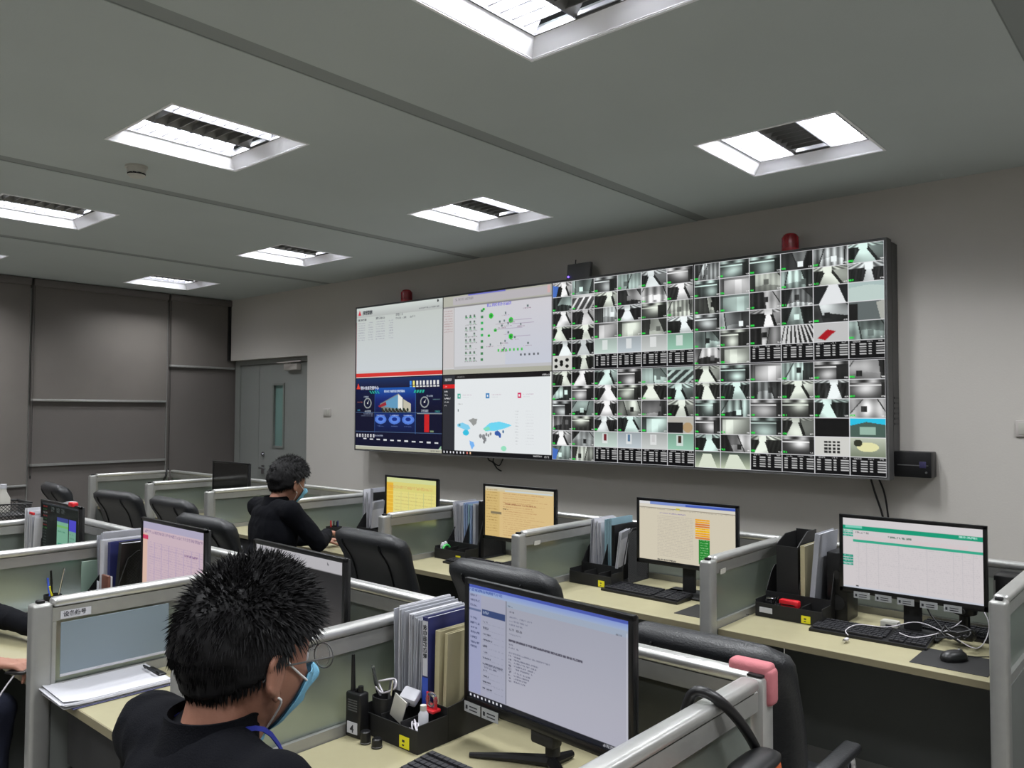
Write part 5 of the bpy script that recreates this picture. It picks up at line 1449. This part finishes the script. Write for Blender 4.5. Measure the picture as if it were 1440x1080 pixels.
def make_head(mb, H):
    nx, ny, nz = sphere_grid(72, 54)
    x, y, z = head_shape(nx, ny, nz)
    V = np.stack([x, y, z], -1).reshape(-1, 3)
    mb.add([tuple(H @ Vector(v)) for v in V], grid_faces(72, 54))
    # ears
    for s_ in (-1, 1):
        E = H @ Matrix.Translation((s_*.083, -.004, -.012)) @ Matrix.Rotation(s_*.50, 4, 'Z') @ Matrix.Rotation(.18, 4, 'X')
        mb.sph((0, -.006, 0), (.0075, .019, .031), 14, 10, E)
        pts = [(s_*.003, -.006+.019*math.cos(a), .006+.027*math.sin(a)) for a in [-1.9+.38*k for k in range(-2, 13)]]
        mb.tube(pts, [.0035]+[.0052]*(len(pts)-2)+[.0035], 8, True, E)
        mb.sph((s_*.001, .004, -.030), (.006, .009, .011), 10, 8, E)
        mb.sph((-s_*.004, .008, -.002), (.010, .010, .016), 10, 8, E)

def make_hair(parent, H, seed, th=.020, top=.012, strands=2600, slen=.028, fringe=0, upk=1.0):
    rr = random.Random(seed)
    nu, nv = 88, 66
    nx, ny, nz = sphere_grid(nu, nv)
    x, y, z = head_shape(nx, ny, nz)
    msk = hair_amount(nx, ny, nz)
    nr = np.array([noise.noise(Vector((a*5+seed, b*5, c*5)))*.006+noise.noise(Vector((a*16+seed, b*16, c*9)))*.0035 for a, b, c in zip(nx.ravel(), ny.ravel(), nz.ravel())]).reshape(nx.shape)
    t = th+top*np.clip(nz, 0, 1)+.004*np.clip(-ny, 0, 1)*np.clip(nz+.3, 0, 1)
    off = msk**.6*(t+nr)-(1-msk)*.010
    if fringe: off = off+fringe*np.clip(ny, 0, 1)*np.clip(1-abs(nz-.55)/.3, 0, 1)*msk
    V = np.stack([x+nx*off, y+ny*off, z+nz*off*.9], -1)
    mb = MB()
    mb.add([tuple(H @ Vector(v)) for v in V.reshape(-1, 3)], grid_faces(nu, nv))
    # tapered locks
    cnt = 0
    while cnt < strands:
        a = rr.uniform(-1, 1); ph = rr.uniform(0, 2*PI); q = math.sqrt(1-a*a)
        n_ = (q*math.cos(ph), q*math.sin(ph), a)
        mk = float(hair_amount(np.array([n_[0]]), np.array([n_[1]]), np.array([n_[2]]))[0])
        if mk < .35: continue
        cnt += 1
        hx, hy, hz = head_shape(np.array([n_[0]]), np.array([n_[1]]), np.array([n_[2]]))
        base = Vector((hx[0], hy[0], hz[0])); N = Vector(n_)
        tt = (th+top*max(0, n_[2]))*mk**.6
        base = base+N*(tt-.006)
        down = Vector((0, 0, -1))-N*N.dot(Vector((0, 0, -1)))
        fl_ = down*(.9-.7*max(0, min(1, (n_[2]-.1)/.7)))+Vector((rr.uniform(-.5, .5), rr.uniform(-.1, .6), rr.uniform(-.1, .3)))*(.25+.6*max(0, min(1, n_[2]/.7)))
        up_ = .10+.34*max(0, min(1, (n_[2]+.1)/.9))
        D = (N*up_*upk+fl_*.8).normalized()
        L = slen*rr.uniform(.5, 1.1)*(.6+.4*max(0, min(1, (n_[2]+.2)/.6)))
        r_ = rr.uniform(.0009, .0022)
        s1 = D.cross(N)
        s1 = s1.normalized() if s1.length > .01 else Vector((1, 0, 0))
        s2 = D.cross(s1).normalized()
        p1 = base+D*L*.5+N*.0015; p2 = base+D*L+down*L*.12
        vs = [base+s1*r_, base-s1*r_*.5+s2*r_*.8, base-s1*r_*.5-s2*r_*.8, p1+s1*r_*.8, p1-s1*r_*.4+s2*r_*.65, p1-s1*r_*.4-s2*r_*.65, p2]
        mb.add([H @ v for v in vs], [(0, 1, 4, 3), (1, 2, 5, 4), (2, 0, 3, 5), (3, 4, 6), (4, 5, 6), (5, 3, 6)])
    return link('hair', mb.mesh('hair', 60, fix=False), M_hair, parent)

def make_mask(parent, H):
    nu, nv = 26, 22; vs = []; vi = []
    for j in range(nv):
        v = j/(nv-1); zz = -.016-.108*v
        for i in range(nu):
            u = -1+2*i/(nu-1); a = u*(1.0-.12*abs(v-.5)*2)
            # follow the face, standing off it
            nxx = math.sin(a); nyy = math.cos(a); nzz = zz/.12
            q = math.sqrt(max(.05, 1-min(.93, abs(nzz))**2))
            hx, hy, hz = head_shape(np.array([nxx*q]), np.array([nyy*q]), np.array([nzz]))
            so = .006+.016*math.exp(-(u/.45)**2)*math.sin(min(1, v*1.35+.12)*PI)**.6
            pl = .0016*math.sin(v*PI*9)*(1-abs(u))
            p = Vector((hx[0]*1.05, hy[0]+so+pl+.002, zz-.004*math.sin(v*PI)))
            vs.append(H @ p); vi.append(H @ (p-Vector((0, .0018, 0))))
    fs = [(j*nu+i, (j+1)*nu+i, (j+1)*nu+i+1, j*nu+i+1) for j in range(nv-1) for i in range(nu-1)]
    N = len(vs)
    edge = [i for i in range(nu)]+[j*nu+nu-1 for j in range(1, nv)]+[(nv-1)*nu+i for i in range(nu-2, -1, -1)]+[j*nu for j in range(nv-2, 0, -1)]
    allf = fs+[tuple(N+k for k in f[::-1]) for f in fs]+[(edge[k], edge[(k+1) % len(edge)], N+edge[(k+1) % len(edge)], N+edge[k]) for k in range(len(edge))]
    mb = MB().add(vs+vi, allf)
    o = mb.build('face_mask', M_mask, parent, 50)
    for s_ in (-1, 1):
        ia = 0 if s_ < 0 else nu-1
        top = H.inverted() @ vs[2*nu+ia]; bot = H.inverted() @ vs[(nv-3)*nu+ia]
        pts = [top, (s_*.080, .022, .002), (s_*.084, .004, .020), (s_*.088, -.012, .018), (s_*.088, -.018, -.006), (s_*.083, -.006, -.036), (s_*.078, .016, -.052), bot]
        MB().tube([H @ Vector(p) for p in wig(pts, 5)], .0019, 6).build('ear_loop', M_maskw, o, 80)
    return o

def hand(mb, W, D, N, s_, curl=.5, sc=1.0):
    """W wrist, D fingers direction, N palm normal (away from the back), s_ = +1 thumb on the +side"""
    W = Vector(W); D = Vector(D).normalized(); N = Vector(N); N = (N-D*N.dot(D)).normalized(); Sd = D.cross(N)*s_
    k = [( .030, .088, (.042, .024, .020)), (.010, .092, (.046, .028, .022)), (-.011, .088, (.042, .026, .021)), (-.030, .080, (.033, .020, .018))]
    for off, kl, seg in k:
        kn = W+(D*kl+Sd*off)*sc
        cap(mb, W+(Sd*off*.5+D*.012)*sc, kn, .0125*sc, .0105*sc, 10)
        p = kn; d_ = D.copy(); a = 0; r = .0088*sc
        for q, L in enumerate(seg):
            a += curl*(.5, .85, .6)[q]
            d2 = (D*math.cos(a)+N*math.sin(a)+Sd*off*1.2).normalized()
            p2 = p+d2*L*sc; cap(mb, p, p2, r, r*.9, 10); p = p2; r *= .92
    cap(mb, W+D*.03*sc, W+(D*.06)*sc, .017*sc, .017*sc, 10)
    b = W+(D*.022+Sd*.022)*sc
    p1 = b+(D*.030+Sd*.026+N*.012)*sc; p2 = p1+(D*.030+Sd*.012+N*.010)*sc; p3 = p2+(D*.024-Sd*.002+N*.008)*sc
    cap(mb, b, p1, .0135*sc, .011*sc, 10); cap(mb, p1, p2, .0105*sc, .0095*sc, 10); cap(mb, p2, p3, .0092*sc, .008*sc, 10)

def person(lb, loc, rz, P, seed, glasses=False, lanyard=False, voxel=.005, strands=2600, hairp={}):
    t = thing('person', lb, 'person', (loc[0], loc[1], 0), rz)
    lean, hz = P['lean'], P.get('dz', 0)
    sh = [Vector((s_*.185, lean-.01, 1.095+hz)) for s_ in (-1, 1)]
    neck = Vector((0, lean-.005, 1.12+hz)); hc = Vector(P['head'])
    Hm = Matrix.Translation(hc) @ Euler((P.get('pitch', 0), P.get('roll', 0), P.get('yaw', 0))).to_matrix().to_4x4() @ Matrix.Scale(P.get('hs', 1.0), 4)
    b = MB()
    make_head(b, Hm)
    chin = Hm @ Vector((0, .02, -.085))
    cap(b, neck-Vector((0, .0, .04)), Hm @ Vector((0, -.030, -.05)), .060, .056, 18)
    cap(b, neck+Vector((0, .02, -.02)), Hm @ Vector((0, .01, -.07)), .050, .046, 16)
    # torso under the clothes
    b.sph((0, lean*.25, .60+hz), (.15, .11, .13)); b.sph((0, lean*.6, .80+hz), (.14, .10, .17)); b.sph((0, lean-.0, .98+hz), (.155, .105, .16), 20, 14)
    for i, s_ in enumerate((-1, 1)):
        cap(b, neck-Vector((0, 0, .03)), sh[i], .045, .045)
        el, wr = Vector(P['elbow'][i]), Vector(P['wrist'][i])
        cap(b, sh[i], el, .042, .034); cap(b, el, wr, .034, .024)
        hd_ = P['hand'][i]
        cap(b, wr-(wr-el).normalized()*.02, wr+Vector(hd_[0]).normalized()*.03, .024, .021)
        hand(b, wr+Vector(hd_[0]).normalized()*.012, hd_[0], hd_[1], hd_[2], hd_[3])
        hip = (s_*.09, .04, .55); kn = (s_*.12, .46, .53); an = (s_*.12, .44, .10)
        cap(b, hip, kn, .07, .052); cap(b, kn, an, .05, .035)
        cap(b, an, (s_*.12, .52, .05), .033, .03)
    body = fuse('body', b, voxel, 3, M_skin, t)
    # clothes
    j = MB()
    j.sph((0, lean*.2, .58+hz), (.18, .14, .13), 20, 12); j.sph((0, lean*.5, .74+hz), (.172, .13, .18), 20, 12)
    j.sph((0, lean*.92, .95+hz), (.188, .130, .185), 24, 16); j.sph((0, lean-.02, 1.05+hz), (.165, .098, .09), 24, 14)
    for i, s_ in enumerate((-1, 1)):
        el, wr = Vector(P['elbow'][i]), Vector(P['wrist'][i])
        cap(j, neck-Vector((0, .012, .018)), sh[i]+Vector((s_*.004, 0, -.006)), .062, .060, 16)
        cap(j, sh[i], el, .063, .052, 16); cap(j, el, el+(wr-el)*.9, .050, .038, 16)
    jacket = fuse('jacket', j, .007, 7, M_cloth, t, .007, seed, 11)
    c = MB(); R = []
    for a_, r_, o_ in ((-.02, .079, 0), (.012, .074, 0), (.036, .071, .0), (.050, .074, -.004), (.050, .069, -.004), (.030, .064, 0), (-.02, .064, 0)):
        R.append((neck.x+(hc.x-neck.x)*.1, neck.y-.005+(hc.y-neck.y)*a_*4, neck.z+a_, r_, r_*1.0))
    c.loft(R, 32, 2.0); c.f = c.f[:-2]
    for vi_, v in enumerate(c.v):                      # open the collar in front
        if v[1]-neck.y > .045: c.v[vi_] = (v[0], v[1]+.004, v[2]-.035*min(1, (v[1]-neck.y-.045)/.03))
    c.build('collar', M_cloth, jacket, 60)
    tr = MB()
    tr.sph((0, 0, .545), (.185, .15, .105), 20, 12)
    for s_ in (-1, 1):
        cap(tr, (s_*.09, .02, .55), (s_*.12, .46, .535), .088, .068, 16); cap(tr, (s_*.12, .46, .535), (s_*.12, .44, .12), .066, .052, 16)
    fuse('trousers', tr, .008, 6, M_trous, t, .006, seed+3, 9)
    for s_ in (-1, 1):
        MB().loft([(s_*.12, .50, 0.002, .045, .13), (s_*.12, .50, .03, .046, .132), (s_*.12, .49, .06, .042, .11), (s_*.12, .46, .095, .038, .07), (s_*.12, .45, .105, .03, .05)], 24, 2.4).build('shoe', M_shoe, t, 60)
    make_hair(t, Hm, seed, strands=strands, **hairp)
    ey = MB()
    for s_ in (-1, 1): 
        MB().sph((s_*.031, .0745, .003), .0115, 14, 10, Hm).build('eye', M_white, t)
        MB().sph((s_*.031, .0835, .003), .0048, 12, 8, Hm).build('iris', M_ink, t)
    make_mask(t, Hm)
    if glasses:
        g = MB()
        for s_ in (-1, 1):
            rim_ = [(s_*.034+.026*math.cos(a), .116-.10*abs(.026*math.cos(a)+.034)*.28, .002+.019*math.sin(a)) for a in [2*PI*k/24 for k in range(25)]]
            g.tube(rim_, .0011, 6, False, Hm)
            g.tube([(s_*.060, .110, .006), (s_*.074, .100, .008), (s_*.082, .03, .004), (s_*.083, -.005, .002), (s_*.084, -.025, -.018)], .0015, 6, True, Hm)
            g.tube([(s_*.008, .115, .006), (0, .118, .009)], .0011, 6, True, Hm)
        fr_ = g.build('glasses_frame', M_case, t, 80)
        for s_ in (-1, 1):
            MB().cyl((s_*.034, .1135, .002), (s_*.034, .1145, .002), .0175, n=20, M=Hm).build('lens', M_clear, fr_)
    if lanyard:
        for s_ in (-1, 1):
            pts = [(neck.x, neck.y-.054, neck.z+.026), (neck.x+s_*.042, neck.y-.042, neck.z+.028), (neck.x+s_*.060, neck.y+.0, neck.z+.030), (neck.x+s_*.072, neck.y+.06, neck.z+.012), (neck.x+s_*.06, lean+.125, .99+hz), (neck.x+s_*.02, lean+.150, .86+hz)]
            q = MB(); w2 = wig(pts, 5); vs = []
            for k, p in enumerate(w2):
                out = (p-Vector((neck.x, neck.y-.0, p.z))); out = out.normalized() if out.length > .01 else Vector((0, 1, 0))
                tn = (w2[min(k+1, len(w2)-1)]-w2[max(k-1, 0)]).normalized(); sd = out.cross(tn)*.0045
                vs += [p+sd+out*.004, p-sd+out*.004, p-sd+out*.006, p+sd+out*.006]
            fs = [(4*k+e, 4*k+(e+1) % 4, 4*k+4+(e+1) % 4, 4*k+4+e) for k in range(len(w2)-1) for e in range(4)]
            q.add(vs, fs).build('lanyard', M_lany, t, 80)
    return t

Dn = (0, 0, -1)
person('man in the foreground seen from behind, black spiky hair, glasses, light blue mask, black jacket', (5.03, -4.22), 0,
       dict(lean=.06, dz=.03, head=(.005, .12, 1.268), pitch=-.16, yaw=.0, hs=1.06, elbow=[(-.27, .22, .84), (.27, .22, .84)], wrist=[(-.14, .50, .80), (.12, .52, .80)],
            hand=[((.1, 1, -.05), Dn, -1, .35), ((-.1, 1, -.05), Dn, 1, .35)]), 3, glasses=True, lanyard=True, voxel=.0045, strands=6500, hairp=dict(th=.017, top=.014, slen=.027))
person('man at the wall-side desk in profile, black bowl-cut hair, light blue mask, black jacket', (1.93, -2.22), 0,
       dict(lean=.13, dz=-.02, head=(.0, .22, 1.222), pitch=-.18, yaw=-.0, hs=1.10, elbow=[(-.28, .36, .84), (.24, .28, .87)], wrist=[(-.22, .62, .80), (-.02, .53, .875)],
            hand=[((.2, 1, -.05), Dn, -1, .4), ((-.45, 1, -.1), Dn, 1, .45)]), 9, voxel=.006, strands=3200, hairp=dict(th=.024, top=.010, slen=.026, fringe=.003, upk=.35))
p3 = person('person cut off by the left edge, black sleeves and one hand in view', (2.64, -4.26), 0,
       dict(lean=.05, dz=0, head=(-.02, .10, 1.27), pitch=-.2, yaw=.3, hs=1.0, elbow=[(-.27, .52, .83), (.27, .16, .84)], wrist=[(.12, .61, .815), (.42, .36, .80)],
            hand=[((1, .1, 0), Dn, 1, .5), ((.75, .7, -.05), Dn, 1, .9)]), 15, voxel=.005, strands=1200)
t = thing('mobile_phone', 'phone held by the hand at the left edge', 'phone', (3.13, -3.81, .775), .6)
MB().rbox(-.035, -.07, 0, .035, .07, .009, .003).build('body', M_black, t)
MB().box(-.031, -.064, .009, .031, .064, .0098).build('screen', M_bezel, t)
cable('charging_cable', [(3.16, -3.86, .775), (3.18, -3.92, .70), (3.17, -3.93, .60), (3.16, -3.93, .50), (3.17, -3.92, .44)], .0028, M_wcable, 'white charging cable hanging from the phone at the left edge')
